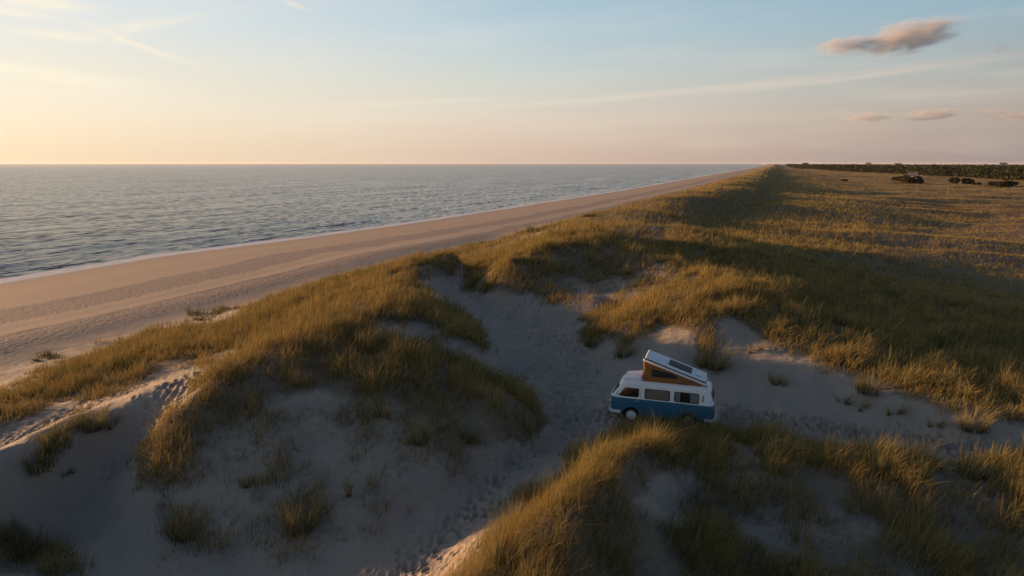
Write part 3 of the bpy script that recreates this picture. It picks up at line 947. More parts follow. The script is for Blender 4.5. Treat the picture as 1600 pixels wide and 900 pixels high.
def bm_tube(bm, pts, r, n=8):
    """a round bar along points"""
    pts = [Vector(p) for p in pts]
    rings = []
    for i, p in enumerate(pts):
        d = (pts[min(i + 1, len(pts) - 1)] - pts[max(i - 1, 0)]).normalized()
        u = d.cross(Vector((0, 0, 1)))
        if u.length < 1e-3:
            u = d.cross(Vector((0, 1, 0)))
        u.normalize(); w_ = d.cross(u)
        rr_ = r[i] if isinstance(r, (list, tuple)) else r
        rings.append([bm.verts.new(p + (u * math.cos(2 * math.pi * k / n) + w_ * math.sin(2 * math.pi * k / n)) * rr_) for k in range(n)])
    for a, b in zip(rings[:-1], rings[1:]):
        for k in range(n):
            bm.faces.new((a[k], a[(k + 1) % n], b[(k + 1) % n], b[k]))
    bm.faces.new(rings[0][::-1]); bm.faces.new(rings[-1])


def paint_mat(name, col, rough=.35, coat=.3, metal=0.0, dirt=0.0):
    m, t = new_mat(name)
    P_ = t.n("ShaderNodeTexCoord").outputs["Object"]
    nz = t.noise(P_, 2.2, 4, .6)
    c = t.mix(t.math("MULTIPLY", nz, .22), col, tuple(v * .72 for v in col))
    if dirt:
        z_ = t.n("ShaderNodeSeparateXYZ", {0: P_}).outputs[2]
        f = t.math("MULTIPLY", t.math("SUBTRACT", 1.0, t.ss(t.math("ADD", z_, t.math("MULTIPLY", nz, .35)), .45, .95)), dirt)
        c = t.mix(f, c, (.22, .175, .13))
    b = t.n("ShaderNodeBsdfPrincipled", {"Base Color": c, "Roughness": t.math("ADD", rough, t.math("MULTIPLY", nz, .15)), "Metallic": metal, "Coat Weight": coat, "Coat Roughness": .12})
    t.n("ShaderNodeOutputMaterial", {"Surface": b.outputs[0]})
    return m


def plain_mat(name, col, rough=.8, bump=0.0, scale=30.0, trans=0.0):
    m, t = new_mat(name)
    P_ = t.n("ShaderNodeTexCoord").outputs["Object"]
    nz = t.noise(P_, scale, 4, .6)
    c = t.mix(nz, tuple(v * .8 for v in col), tuple(min(1, v * 1.15) for v in col))
    ins = {"Base Color": c, "Roughness": rough}
    if bump:
        ins["Normal"] = t.n("ShaderNodeBump", {"Strength": 1.0, "Distance": bump, "Height": nz}).outputs[0]
    b = t.n("ShaderNodeBsdfPrincipled", ins).outputs[0]
    if trans:
        tl = t.n("ShaderNodeBsdfTranslucent", {"Color": c})
        b = t.n("ShaderNodeMixShader", {0: trans, 1: b, 2: tl.outputs[0]}).outputs[0]
    t.n("ShaderNodeOutputMaterial", {"Surface": b})
    return m


m_blue = paint_mat("blue_paint", (.030, .140, .225), .35, .4, dirt=.35)
m_white = paint_mat("white_paint", (.76, .75, .73), .35, .3)
m_fibre = paint_mat("white_fibreglass", (.72, .73, .74), .5, .0)
m_bumper = paint_mat("bumper_white", (.70, .70, .70), .4, .2)
m_dark = plain_mat("dark_underside", (.012, .012, .013), .9)
m_rubber = plain_mat("black_rubber", (.018, .018, .019), .75, .002, 60)
m_gasket = plain_mat("window_rubber", (.05, .05, .052), .6)
m_chrome = paint_mat("dull_chrome", (.62, .62, .62), .25, 0, metal=.8)
m_canvas = plain_mat("orange_canvas", (.34, .165, .055), .9, .012, 9.0, .35)
m_mesh = plain_mat("dark_mesh", (.030, .022, .016), .9)
m_blind = plain_mat("beige_blind", (.60, .46, .36), .9, .004, 14, .2)
m_curtain = plain_mat("pale_curtain", (.62, .60, .57), .9, .006, 12, .2)
m_seat = plain_mat("brown_seat", (.085, .055, .032), .8, .004, 30)
m_inside = plain_mat("cabin_lining", (.11, .085, .06), .8)
m_red = paint_mat("red_lens", (.42, .02, .015), .2, .6)
m_amber = paint_mat("amber_lens", (.55, .20, .02), .2, .6)
m_lens = paint_mat("lamp_glass", (.75, .75, .74), .08, .9)
m_solar, t = new_mat("solar_cells")
P_ = t.n("ShaderNodeTexCoord").outputs["Object"]
br_ = t.n("ShaderNodeTexBrick", {"Vector": P_, "Color1": (.010, .016, .028, 1), "Color2": (.012, .018, .034, 1), "Mortar": (.08, .09, .10, 1), "Scale": 6.0, "Mortar Size": .012, "Brick Width": 1.0, "Row Height": 1.0}, offset=0.0)
t.n("ShaderNodeOutputMaterial", {"Surface": t.n("ShaderNodeBsdfPrincipled", {"Base Color": br_.outputs[0], "Roughness": .55, "Specular IOR Level": .25}).outputs[0]})
m_glass, t = new_mat("window_glass")
fr = t.n("ShaderNodeFresnel", {"IOR": 1.5}).outputs[0]
gl = t.n("ShaderNodeBsdfGlossy", {"Color": (.95, .95, .95, 1), "Roughness": .03})
tp = t.n("ShaderNodeBsdfTransparent", {"Color": (.84, .87, .87, 1)})
t.n("ShaderNodeOutputMaterial", {"Surface": t.n("ShaderNodeMixShader", {0: t.math("ADD", t.math("MULTIPLY", fr, .9), .03), 1: tp.outputs[0], 2: gl.outputs[0]}).outputs[0]})

# ------------------------------------------------------------------ camper van (front towards -X, driver's side towards -Y)
LV = np.array([  # z, front x, rear x, half width
    (.30, -2.06, 2.08, .770), (.36, -2.14, 2.15, .815), (.48, -2.19, 2.20, .845), (.70, -2.215, 2.225, .860), (.95, -2.21, 2.225, .860), (1.08, -2.20, 2.215, .856),
    (1.115, -2.195, 2.205, .850), (1.16, -2.16, 2.19, .838), (1.30, -2.07, 2.15, .815), (1.45, -1.97, 2.11, .790), (1.60, -1.87, 2.06, .765), (1.68, -1.81, 2.03, .750),
    (1.72, -1.79, 2.01, .735), (1.79, -1.72, 1.95, .680), (1.85, -1.62, 1.86, .590), (1.895, -1.46, 1.72, .44), (1.92, -1.2, 1.5, .25)])
BELT = 1.115


def prof(z):
    return tuple(float(np.interp(z, LV[:, 0], LV[:, i])) for i in (1, 2, 3))


def front_x(y, z, off=0.0):
    xf, xr, w_ = prof(z)
    s_ = min(abs(y) / (w_ + off), .9999) ** 2.1
    return xf - off + .55 - .55 * max(1 - s_ * s_, 0) ** (1 / 4.2)


def rear_x(y, z, off=0.0):
    xf, xr, w_ = prof(z)
    s_ = min(abs(y) / (w_ + off), .9999) ** 2.4
    return xr + off - .42 + .42 * max(1 - s_ * s_, 0) ** (1 / 4.8)


def plan(z, off=0.0):
    """closed outline of the body at height z"""
    xf, xr, w_ = prof(z)
    w_ += off; xf -= off; xr += off
    half = []
    for k in range(11):
        th = (k / 10) * math.pi / 2
        half.append((xf + .55 - .55 * max(math.cos(th), 0) ** (2 / 4.2), -w_ * math.sin(th) ** (2 / 4.2)))
    for k in range(1, 12):
        half.append((xf + .55 + (xr - .42 - xf - .55) * k / 12, -w_))
    for k in range(10, -1, -1):
        th = (k / 10) * math.pi / 2
        half.append((xr - .42 + .42 * max(math.cos(th), 0) ** (2 / 4.8), -w_ * math.sin(th) ** (2 / 4.8)))
    return half + [(x, -y) for (x, y) in half[-2:0:-1]]


def loft(bm, zs, off=0.0, two_tone=False):
    rings = []
    for z in zs:
        rings.append([bm.verts.new((x, y, z)) for (x, y) in plan(z, off)])
    n_ = len(rings[0])
    for i, (a, b) in enumerate(zip(rings[:-1], rings[1:])):
        for k in range(n_):
            f = bm.faces.new((a[k], a[(k + 1) % n_], b[(k + 1) % n_], b[k]))
            if two_tone:
                f.material_index = 0 if zs[i] < BELT - .001 else 1
    f = bm.faces.new(rings[0][::-1]); f.material_index = 2 if two_tone else 0
    f = bm.faces.new(rings[-1]); f.material_index = 1 if two_tone else 0


def round_rect(a0, a1, b0, b1, r, slant=0.0, n=5):
    """outline in (along, height); slant moves the top of the first edge inwards"""
    pts = []
    for (ca, cb, s0) in ((a1 - r, b1 - r, 0), (a0 + slant + r, b1 - r, 90), (a0 + r, b0 + r, 180), (a1 - r, b0 + r, 270)):
        for k in range(n + 1):
            th = math.radians(s0 + 90 * k / n)
            pts.append((ca + r * math.cos(th), cb + r * math.sin(th)))
    return pts


def grow_outline(o, d):
    ca = sum(p[0] for p in o) / len(o); cb = sum(p[1] for p in o) / len(o)
    ha = max(abs(p[0] - ca) for p in o); hb = max(abs(p[1] - cb) for p in o)
    return [(ca + (p[0] - ca) * (1 + d / ha), cb + (p[1] - cb) * (1 + d / hb)) for p in o]


def bool_cut(ob, cutter):
    md = ob.modifiers.new("cut", "BOOLEAN")
    md.operation = "DIFFERENCE"; md.solver = "EXACT"; md.object = cutter
    dg_ = bpy.context.evaluated_depsgraph_get(); dg_.update()
    me = bpy.data.meshes.new_from_object(ob.evaluated_get(dg_))
    ob.modifiers.clear()
    ob.data = me
    bpy.data.objects.remove(cutter, do_unlink=True)


van = empty("camper_van", (VAN_POS[0], VAN_POS[1], 0.0), VAN_YAW)
van.scale = (.97, .97, .97)
tag(van, "blue and white vintage camper van with raised orange canvas pop-top on the sand track", "van")

bm = bmesh.new(); loft(bm, [float(z) for z in LV[:, 0]], 0.0, True)
body = finish("body", bm, [m_blue, m_white, m_dark])
bm = bmesh.new(); loft(bm, [.78, .95, 1.08, 1.16, 1.30, 1.45, 1.60, 1.68, 1.76, 1.80], -.05)
bool_cut(body, finish("cavity", bm, m_inside))
WINS = [  # side windows: x0, x1, slant
    (-1.80, -.93, .20), (-.68, .36, 0.0), (.56, 1.56, 0.0)]
WZ0, WZ1 = 1.17, 1.575
bm = bmesh.new()


def prism(bm, pts, axis, lo, hi):
    ra, rb = [], []
    for (a, b) in pts:
        ra.append(bm.verts.new((a, lo, b) if axis == "Y" else (lo, a, b)))
        rb.append(bm.verts.new((a, hi, b) if axis == "Y" else (hi, a, b)))
    n_ = len(pts)
    for k in range(n_):
        bm.faces.new((ra[k], ra[(k + 1) % n_], rb[(k + 1) % n_], rb[k]))
    bm.faces.new(ra[::-1]); bm.faces.new(rb)


for (a0, a1, sl_) in WINS:
    for lo, hi in ((-1.1, -.6), (.6, 1.1)):
        prism(bm, round_rect(a0, a1, WZ0, WZ1, .07, sl_), "Y", lo, hi)
bool_cut(body, finish("cutter", bm, m_gasket))
bm = bmesh.new()
prism(bm, round_rect(-.64, .64, 1.17, 1.60, .10), "X", -2.6, -1.68)
prism(bm, round_rect(-.56, .56, 1.20, 1.58, .08), "X", 1.95, 2.5)
bool_cut(body, finish("cutter", bm, m_gasket))
FW, RW, WHEEL_R = -1.24, 1.16, .325
bm = bmesh.new()
for wx in (FW, RW):
    for lo, hi in ((-1.2, -.52), (.52, 1.2)):
        prism(bm, [(wx + .40 * math.cos(2 * math.pi * k / 28), .34 + .39 * math.sin(2 * math.pi * k / 28)) for k in range(28)], "Y", lo, hi)
bool_cut(body, finish("cutter", bm, m_dark))
body.parent = van
me = body.data
if len(me.materials) < 4:
    me.materials.append(m_inside)
for p in me.polygons:
    c = p.center
    inarch = any(abs(math.hypot(c.x - wx, c.z - .34) - .395) < .02 and abs(c.y) < .835 for wx in (FW, RW)) or (abs(abs(c.y) - .52) < .01 and c.z < .75)
    if inarch:
        p.material_index = 2
# cab doors taken out of the shell as panels of their own
DX0, DX1, DZ0, DZ1 = -1.87, -.85, .42, 1.645


def split_door(side):
    bm = bmesh.new(); bm.from_mesh(body.data)
    for co, no in (((DX0, 0, 0), (1, 0, 0)), ((DX1, 0, 0), (1, 0, 0)), ((0, 0, DZ0), (0, 0, 1)), ((0, 0, DZ1), (0, 0, 1))):
        bmesh.ops.bisect_plane(bm, geom=bm.verts[:] + bm.edges[:] + bm.faces[:], plane_co=co, plane_no=no)

    def inside(f):
        c = f.calc_center_median()
        return DX0 < c.x < DX1 and DZ0 < c.z < DZ1 and c.y * side > .55 and not (f.material_index == 2)
    bd = bm.copy()
    bmesh.ops.delete(bm, geom=[f for f in bm.faces if inside(f)], context="FACES")
    bmesh.ops.delete(bd, geom=[f for f in bd.faces if not inside(f)], context="FACES")
    bm.to_mesh(body.data); bm.free()
    for v in bd.verts:                                   # a hair's breadth of gap all round
        v.co.x = (v.co.x - (DX0 + DX1) / 2) * .985 + (DX0 + DX1) / 2
        v.co.y += .004 * side
    door = finish("door", bd, list(body.data.materials), van)
    hb = bmesh.new(); y_ = side * (.868)
    bm_box(hb, -1.05, -.90, y_ - .015, y_ + .015, 1.005, 1.035, .008)
    finish("handle", hb, m_chrome, door, 60)
    return door


split_door(-1); split_door(1)
for ob_ in (body,):
    ob_.data.polygons.foreach_set("use_smooth", [True] * len(ob_.data.polygons))
    ob_.data.set_sharp_from_angle(angle=math.radians(28))
for ob_ in van.children:
    if ob_.name.startswith("door"):
        ob_.data.polygons.foreach_set("use_smooth", [True] * len(ob_.data.polygons)); ob_.data.set_sharp_from_angle(angle=math.radians(28))


def window(outline, surf, inset, proud, parent, frame_mat, frame_w=.018):
    o_in, o_out = grow_outline(outline, -.006), grow_outline(outline, frame_w)
    bm = bmesh.new(); n_ = len(outline)
    r0 = [bm.verts.new(surf(a, b, -inset)) for a, b in o_in]
    r1 = [bm.verts.new(surf(a, b, proud)) for a, b in o_in]
    r2 = [bm.verts.new(surf(a, b, proud)) for a, b in o_out]
    r3 = [bm.verts.new(surf(a, b, -.004)) for a, b in o_out]
    for p_, q_ in ((r0, r1), (r1, r2), (r2, r3)):
        for k in range(n_):
            bm.faces.new((p_[k], p_[(k + 1) % n_], q_[(k + 1) % n_], q_[k]))
    fr_ = finish("window", bm, frame_mat, parent)
    bm = bmesh.new()
    ca = sum(p[0] for p in outline) / n_; cb = sum(p[1] for p in outline) / n_
    rings = []
    for s_ in (1.0, .8, .55, .3):
        rings.append([bm.verts.new(surf(ca + (a - ca) * s_, cb + (b - cb) * s_, -inset * .6)) for a, b in o_in])
    for p_, q_ in zip(rings[:-1], rings[1:]):
        for k in range(n_):
            bm.faces.new((p_[k], p_[(k + 1) % n_], q_[(k + 1) % n_], q_[k]))
    bm.faces.new(rings[-1])
    finish("pane", bm, m_glass, fr_, 180)
    return fr_


def side_surf(side):
    return lambda a, b, off: (a, side * (prof(b)[2] + off), b)


for side in (-1, 1):
    for i, (a0, a1, sl_) in enumerate(WINS):
        window(round_rect(a0, a1, WZ0, WZ1, .07, sl_), side_surf(side), .03, .006, van, m_gasket if i else m_white)
window(round_rect(-.64, .64, 1.17, 1.60, .10, 0, 8), lambda a, b, off: (front_x(a, b, off), a, b), .02, .008, van, m_gasket)
window(round_rect(-.56, .56, 1.20, 1.58, .08, 0, 8), lambda a, b, off: (rear_x(a, b, off), a, b), .02, .008, van, m_gasket)

# rain gutter and belt trim
for nm, z, h_, out, mt in (("rain_gutter", 1.685, .03, .022, m_white), ("belt_trim", 1.125, .016, .008, m_chrome)):
    bm = bmesh.new()
    a = [bm.verts.new((x, y, z)) for x, y in plan(z, .0)]; b = [bm.verts.new((x, y, z + .003)) for x, y in plan(z, out)]
    c = [bm.verts.new((x, y, z + h_)) for x, y in plan(z + h_, out)]; d = [bm.verts.new((x, y, z + h_)) for x, y in plan(z + h_, -.002)]
    n_ = len(a)
    for p_, q_ in ((a, b), (b, c), (c, d)):
        for k in range(n_):
            bm.faces.new((p_[k], p_[(k + 1) % n_], q_[(k + 1) % n_], q_[k]))
    finish(nm, bm, mt, van, 40)
# air louvres behind the rear side windows
for side in (-1, 1):
    bm = bmesh.new()
    for k in range(7):
        z = 1.27 + k * .04; y_ = side * (prof(z)[2])
        bm_box(bm, 1.70, 1.765, y_ - .006, y_ + .006, z, z + .026)
    finish("air_louvre", bm, m_gasket, van)
# bumpers
for nm, fx, sgn in (("front_bumper", front_x, -1), ("rear_bumper", rear_x, 1)):
    bm = bmesh.new()
    pl = plan(.48, .055)
    pts = [p for p in pl if (p[0] < -1.62 if sgn < 0 else p[0] > 1.72)]
    pts.sort(key=lambda p: math.atan2(p[1], abs(p[0]) - 1.2))
    secs = []
    for (x, y) in pts:
        n2 = Vector((x - sgn * 1.55, y, 0)).normalized()
        secs.append([bm.verts.new((x + n2.x * dx_, y + n2.y * dx_, z)) for dx_, z in ((0, .40), (.03, .42), (.035, .47), (.03, .53), (0, .55), (-.03, .53), (-.03, .42))])
    for p_, q_ in zip(secs[:-1], secs[1:]):
        for k in range(7):
            bm.faces.new((p_[k], p_[(k + 1) % 7], q_[(k + 1) % 7], q_[k]))
    bm.faces.new(secs[0]); bm.faces.new(secs[-1][::-1])
    finish(nm, bm, m_bumper, van, 50)
# lamps
for side in (-1, 1):
    x_ = front_x(.56, .82)
    bm = bmesh.new(); bm_lathe(bm, [(.0, -.035), (.06, -.03), (.095, -.012), (.095, .03)], 24, "X", (x_ - .01, side * .56, .82))
    hl = finish("headlight", bm, m_lens, van, 50)
    bm = bmesh.new(); bm_lathe(bm, [(.094, -.018), (.115, -.012), (.12, .03), (.094, .03)], 24, "X", (x_ - .01, side * .56, .82))
    finish("rim", bm, m_chrome, hl, 50)
    xi = front_x(.60, 1.03)
    bm = bmesh.new(); bm_box(bm, xi - .02, xi + .03, side * .60 - .09, side * .60 + .09, 1.0, 1.055, .012); finish("indicator", bm, m_amber, van, 60)
    xt = rear_x(.72, .86)
    bm = bmesh.new(); bm_box(bm, xt - .06, xt + .025, side * .72 - .055, side * .72 + .055, .76, .98, .015); finish("tail_light", bm, m_red, van, 60)
    # door mirror
    bm = bmesh.new()
    bm_tube(bm, [(-1.74, side * .82, 1.19), (-1.82, side * .95, 1.24), (-1.83, side * .99, 1.33)], .011)
    bm_lathe(bm, [(0, -.02), (.06, -.018), (.085, 0), (.08, .014), (0, .016)], 16, "X", (-1.83, side * 1.0, 1.38))
    finish("side_mirror", bm, m_chrome, van, 50)
# wheels
for wx in (FW, RW):
    for side in (-1, 1):
        c = (wx, side * .715, WHEEL_R)
        bm = bmesh.new()
        bm_lathe(bm, [(.19, -.085), (.27, -.098), (.312, -.085), (.325, -.055), (.325, .055), (.312, .085), (.27, .098), (.19, .085)], 36, "Y", c)
        wh = finish("wheel", bm, m_rubber, van, 40)
        bm = bmesh.new(); s_ = side
        bm_lathe(bm, [(0, s_ * .118), (.06, s_ * .116), (.075, s_ * .108), (.15, s_ * .100), (.165, s_ * .092), (.205, s_ * .096), (.218, s_ * .085), (.21, s_ * .02)], 32, "Y", c)
        finish("hubcap", bm, m_bumper, wh, 30)
# underside pan
bm = bmesh.new(); bm_box(bm, -1.95, 1.95, -.50, .50, .20, .32, .03); finish("chassis", bm, m_dark, van)

# inside: floor, seats, dash, wheel, curtains
bm = bmesh.new()
bm_box(bm, -1.98, -1.62, -.72, .72, .95, 1.14, .04); finish("dashboard", bm, m_dark, van, 50)
for sy in (-.40, .40):
    bm = bmesh.new()
    bm_box(bm, -1.30, -.82, sy - .25, sy + .25, .785, 1.0, .05)
    fs = bm_box(bm, -.98, -.84, sy - .25, sy + .25, .98, 1.50, .05)
    finish("front_seat", bm, m_seat, van, 50)
bm = bmesh.new()
for k in range(20):
    a, b = 2 * math.pi * k / 20, 2 * math.pi * (k + 1) / 20
    f_ = lambda q: (-1.50 - .10 * math.sin(q), -.40 + .19 * math.cos(q), 1.20 + .14 * math.sin(q))
    bm_tube(bm, [f_(a), f_(b)], .012, 6)
bm_tube(bm, [(-1.50, -.59, 1.20), (-1.50, -.21, 1.20)], .012, 6); bm_tube(bm, [(-1.50, -.40, 1.20), (-1.72, -.40, 1.02)], .02, 6)
finish("steering_wheel", bm, m_gasket, van, 60)


def drape(name, x0, x1, y, z0, z1, waves, amp, mat):
    bm = bmesh.new(); n_ = 40
    lo, hi = [], []
    for k in range(n_ + 1):
        x = x0 + (x1 - x0) * k / n_
        d = amp * math.sin(k / n_ * waves * 2 * math.pi)
        s_ = math.copysign(1, y)
        lo.append(bm.verts.new((x, s_ * (prof(z0)[2] - .075) + d, z0))); hi.append(bm.verts.new((x, s_ * (prof(z1)[2] - .075) + d * .6, z1)))
    for k in range(n_):
        bm.faces.new((lo[k], lo[k + 1], hi[k + 1], hi[k]))
    return finish(name, bm, mat, van, 180)


for side in (-1, 1):
    drape("window_blind", -.71, .39, side, 1.13, 1.60, 9, .006, m_blind)
    drape("curtain", .53, .80, side, 1.13, 1.60, 4, .016, m_curtain)
    drape("curtain", 1.20, 1.59, side, 1.13, 1.60, 5, .018, m_curtain)
bm = bmesh.new(); bm_box(bm, .45, 1.7, -.68, .68, .79, 1.12, .05); finish("rear_bench", bm, m_seat, van, 50)

# cab roof fairing and the raised pop-top
bm = bmesh.new()
fs = bm_box(bm, -1.66, -.86, -.60, .60, 1.80, 2.0, .07, 4)
for v in bm.verts:
    k = max(0, (-1.12 - v.co.x) / .54)
    v.co.z -= .10 * k * k * (1 if v.co.z > 1.88 else 0); v.co.y *= 1 - .14 * k * k
finish("cab_roof_fairing", bm, m_fibre, van, 60)
# hinge line at the back of the roof, tilt about it
HX, HZ, TILT, LLEN, LW = 1.80, 1.915, math.radians(18.3), 2.78, .66


def lid(u, y, h_):
    """point on the lid: u forwards from the hinge, h_ above its underside"""
    return (HX - u * math.cos(TILT) + h_ * math.sin(TILT), y, HZ + u * math.sin(TILT) + h_ * math.cos(TILT))


def lid_box(bm, u0, u1, y0, y1, h0, h1, bevel, seg=3):
    b2 = bmesh.new(); bm_box(b2, u0, u1, y0, y1, h0, h1, bevel, seg)
    for v in b2.verts:
        v.co = Vector(lid(v.co.x, v.co.y, v.co.z))
    tmp = bpy.data.meshes.new("tmp"); b2.to_mesh(tmp); b2.free(); bm.from_mesh(tmp); bpy.data.meshes.remove(tmp)


bm = bmesh.new(); lid_box(bm, 0.0, LLEN, -LW, LW, .0, .12, .03); 
pt = finish("pop_top_lid", bm, m_fibre, van, 50)
bm = bmesh.new(); lid_box(bm, .04, LLEN - .04, -LW + .035, LW - .035, .127, .205, .045, 4); finish("lid_crown", bm, m_fibre, pt, 60)
bm = bmesh.new(); lid_box(bm, .012, LLEN + .012, -LW - .008, LW + .008, .108, .128, .004, 1); finish("seal", bm, m_gasket, pt)
bm = bmesh.new(); lid_box(bm, .72, 1.72, -.42, .30, .207, .245, .008, 1); finish("solar_panel", bm, m_solar, pt)
bm = bmesh.new(); lid_box(bm, .28, .50, -.34, -.10, .207, .26, .02, 2); lid_box(bm, .36, .40, -.28, -.16, .26, .285, .008, 1); finish("roof_vent", bm, m_chrome, pt)
for y_ in (-.5, .5):
    bm = bmesh.new(); bm_box(bm, 1.78, 1.88, y_ - .05, y_ + .05, 1.84, 1.93, .01)
    finish("hinge", bm, m_chrome, van)
# canvas walls, folded slightly
bm = bmesh.new()
CX0, CX1, CY = -.80, 1.62, .58
cols = []
per = []
N1, N2 = 26, 14
for k in range(N2 + 1): per.append((CX0, -CY + 2 * CY * k / N2))
for k in range(1, N1 + 1): per.append((CX0 + (CX1 - CX0) * k / N1, CY))
for k in range(1, N2 + 1): per.append((CX1, CY - 2 * CY * k / N2))
for k in range(1, N1): per.append((CX1 + (CX0 - CX1) * k / N1, -CY))
for i, (x, y) in enumerate(per):
    ht = (HX - x) * math.tan(TILT)
    col_ = []
    for k in range(8):
        f = k / 7
        bulge = .020 * math.sin(f * math.pi) * (1 if ht > .15 else ht / .15) + .010 * math.sin(f * 9 + i * .9)
        ox = -bulge if abs(x - CX0) < .01 else (bulge if abs(x - CX1) < .01 else 0)
        oy = math.copysign(bulge, y) if abs(abs(y) - CY) < .01 else 0
        col_.append(bm.verts.new((x + ox, y + oy, 1.86 + (HZ + ht - 1.86 + .004) * f)))
    cols.append(col_)
for i in range(len(cols)):
    a, b = cols[i], cols[(i + 1) % len(cols)]
    for k in range(7):
        bm.faces.new((a[k], b[k], b[k + 1], a[k + 1]))
cv_ = finish("pop_top_canvas", bm, m_canvas, van, 180)
for side in (-1, 1):
    bm = bmesh.new()
    q = [(-.44, 2.10), (.62, 2.10), (.62, 2.20), (.40, 2.30), (-.44, 2.44)]
    vs = [bm.verts.new((x, side * (CY + .034), z)) for x, z in q] + [bm.verts.new((x, side * (CY + .026), z)) for x, z in q]
    bm.faces.new(vs[:5]); bm.faces.new(vs[5:][::-1])
    for k in range(5):
        bm.faces.new((vs[k], vs[(k + 1) % 5], vs[5 + (k + 1) % 5], vs[5 + k]))
    finish("mesh_window", bm, m_mesh, cv_)
for side in (-1, 1):
    bm = bmesh.new()
    bm_tube(bm, [(.62, side * .655, 1.90), (1.02, side * .655, 2.01), (1.30, side * .655, 2.06)], .013)
    finish("lid_strut", bm, m_gasket, van, 60)
# ------------------------------------------------------------------ where a line of sight meets the land
def ground_at(u, v):
    dx_, dy_, dz_ = pix_dir(u, v)
    tt = np.concatenate([np.arange(8, 60, .05), 60 * 1.003 ** np.arange(0, 1200)])
    z_ = height(dx_ * tt, dy_ * tt)
    below = np.nonzero(CAM_H + dz_ * tt < z_)[0]
    k = below[0] if len(below) else len(tt) - 1
    return float(dx_ * tt[k]), float(dy_ * tt[k]), float(z_[k])


# ------------------------------------------------------------------ separate tussocks of grass
m_tuft, t = new_mat("tussock_blades")
fr_ = t.attr("frac").outputs["Fac"]; ti_ = t.attr("tint").outputs["Fac"]
oi = t.n("ShaderNodeObjectInfo").outputs["Random"]
rootc = t.mix(ti_, (0.045, 0.036, 0.013), (0.080, 0.062, 0.024))
tip = t.mix(t.ss(t.math("ADD", ti_, t.math("MULTIPLY", t.math("SUBTRACT", oi, .5), .5)), .30, 1.0), (0.105, 0.108, 0.042), (0.40, 0.31, 0.135))
c_ = t.mix(t.ss(fr_, 0.0, 0.45), rootc, tip)
mx = t.n("ShaderNodeMixShader", {0: 0.24, 1: t.n("ShaderNodeBsdfDiffuse", {"Color": c_}).outputs[0], 2: t.n("ShaderNodeBsdfTranslucent", {"Color": c_}).outputs[0]})
t.n("ShaderNodeOutputMaterial", {"Surface": mx.outputs[0]})


def tuft_mesh(name, n_, rad, hgt, width, seed, lean0=.35):
    """a ragged tussock: a few bunches of blades leaning with the wind"""
    g = np.random.default_rng(seed)
    nb = max(3, n_ // 28)
    ba = g.uniform(0, 2 * math.pi, nb); br = rad * np.sqrt(g.random(nb)) * .85
    bh = g.uniform(.55, 1.15, nb); bl = g.normal(0, .16, (nb, 2)); bt = g.uniform(-.25, .3, nb)
    k_ = g.integers(0, nb, n_)
    bx = br[k_] * np.cos(ba[k_]) * 1.25 + g.normal(0, rad * .17, n_); by = br[k_] * np.sin(ba[k_]) + g.normal(0, rad * .17, n_)
    out = np.arctan2(by, bx) + g.normal(0, .6, n_)
    rr_ = np.hypot(bx, by)
    ln = np.clip(lean0 * (.25 + rr_ / rad) + g.normal(0, .16, n_), .02, 1.1)
    ox = np.cos(out) * ln + bl[k_, 0] + .30 * g.random(n_); oy = np.sin(out) * ln + bl[k_, 1] - .14 * g.random(n_)
    L = hgt * bh[k_] * g.uniform(.45, 1.2, n_) * np.where(g.random(n_) < .12, 1.3, 1)
    fa = g.uniform(0, 2 * math.pi, n_); wx, wy = np.cos(fa) * width, np.sin(fa) * width
    V_, fr, ti = [], [], []
    tv = np.clip(.55 + bt[k_] + g.normal(0, .25, n_), 0, 1)
    for k, (f, wd) in enumerate(((0, 1), (.35, .9), (.7, .6), (1, .08))):
        px = bx + ox * L * f ** 1.8; py = by + oy * L * f ** 1.8
        pz = L * (f - .25 * np.minimum(np.hypot(ox, oy), 1.2) * f * f) - .05
        V_.append(np.stack([px - wx * wd, py - wy * wd, pz], -1)); V_.append(np.stack([px + wx * wd, py + wy * wd, pz], -1))
        fr += [np.full(n_, f)] * 2; ti += [tv] * 2
    V_ = np.stack(V_, 1).reshape(-1, 3); fr = np.stack(fr, 1).ravel(); ti = np.stack(ti, 1).ravel()
    o = np.arange(n_)[:, None] * 8
    F_ = np.concatenate([o + np.array([2 * k, 2 * k + 1, 2 * k + 3, 2 * k + 2]) for k in range(3)], 0)
    return mesh_from(name, V_, F_, {"frac": fr, "tint": ti}, m_tuft, False)


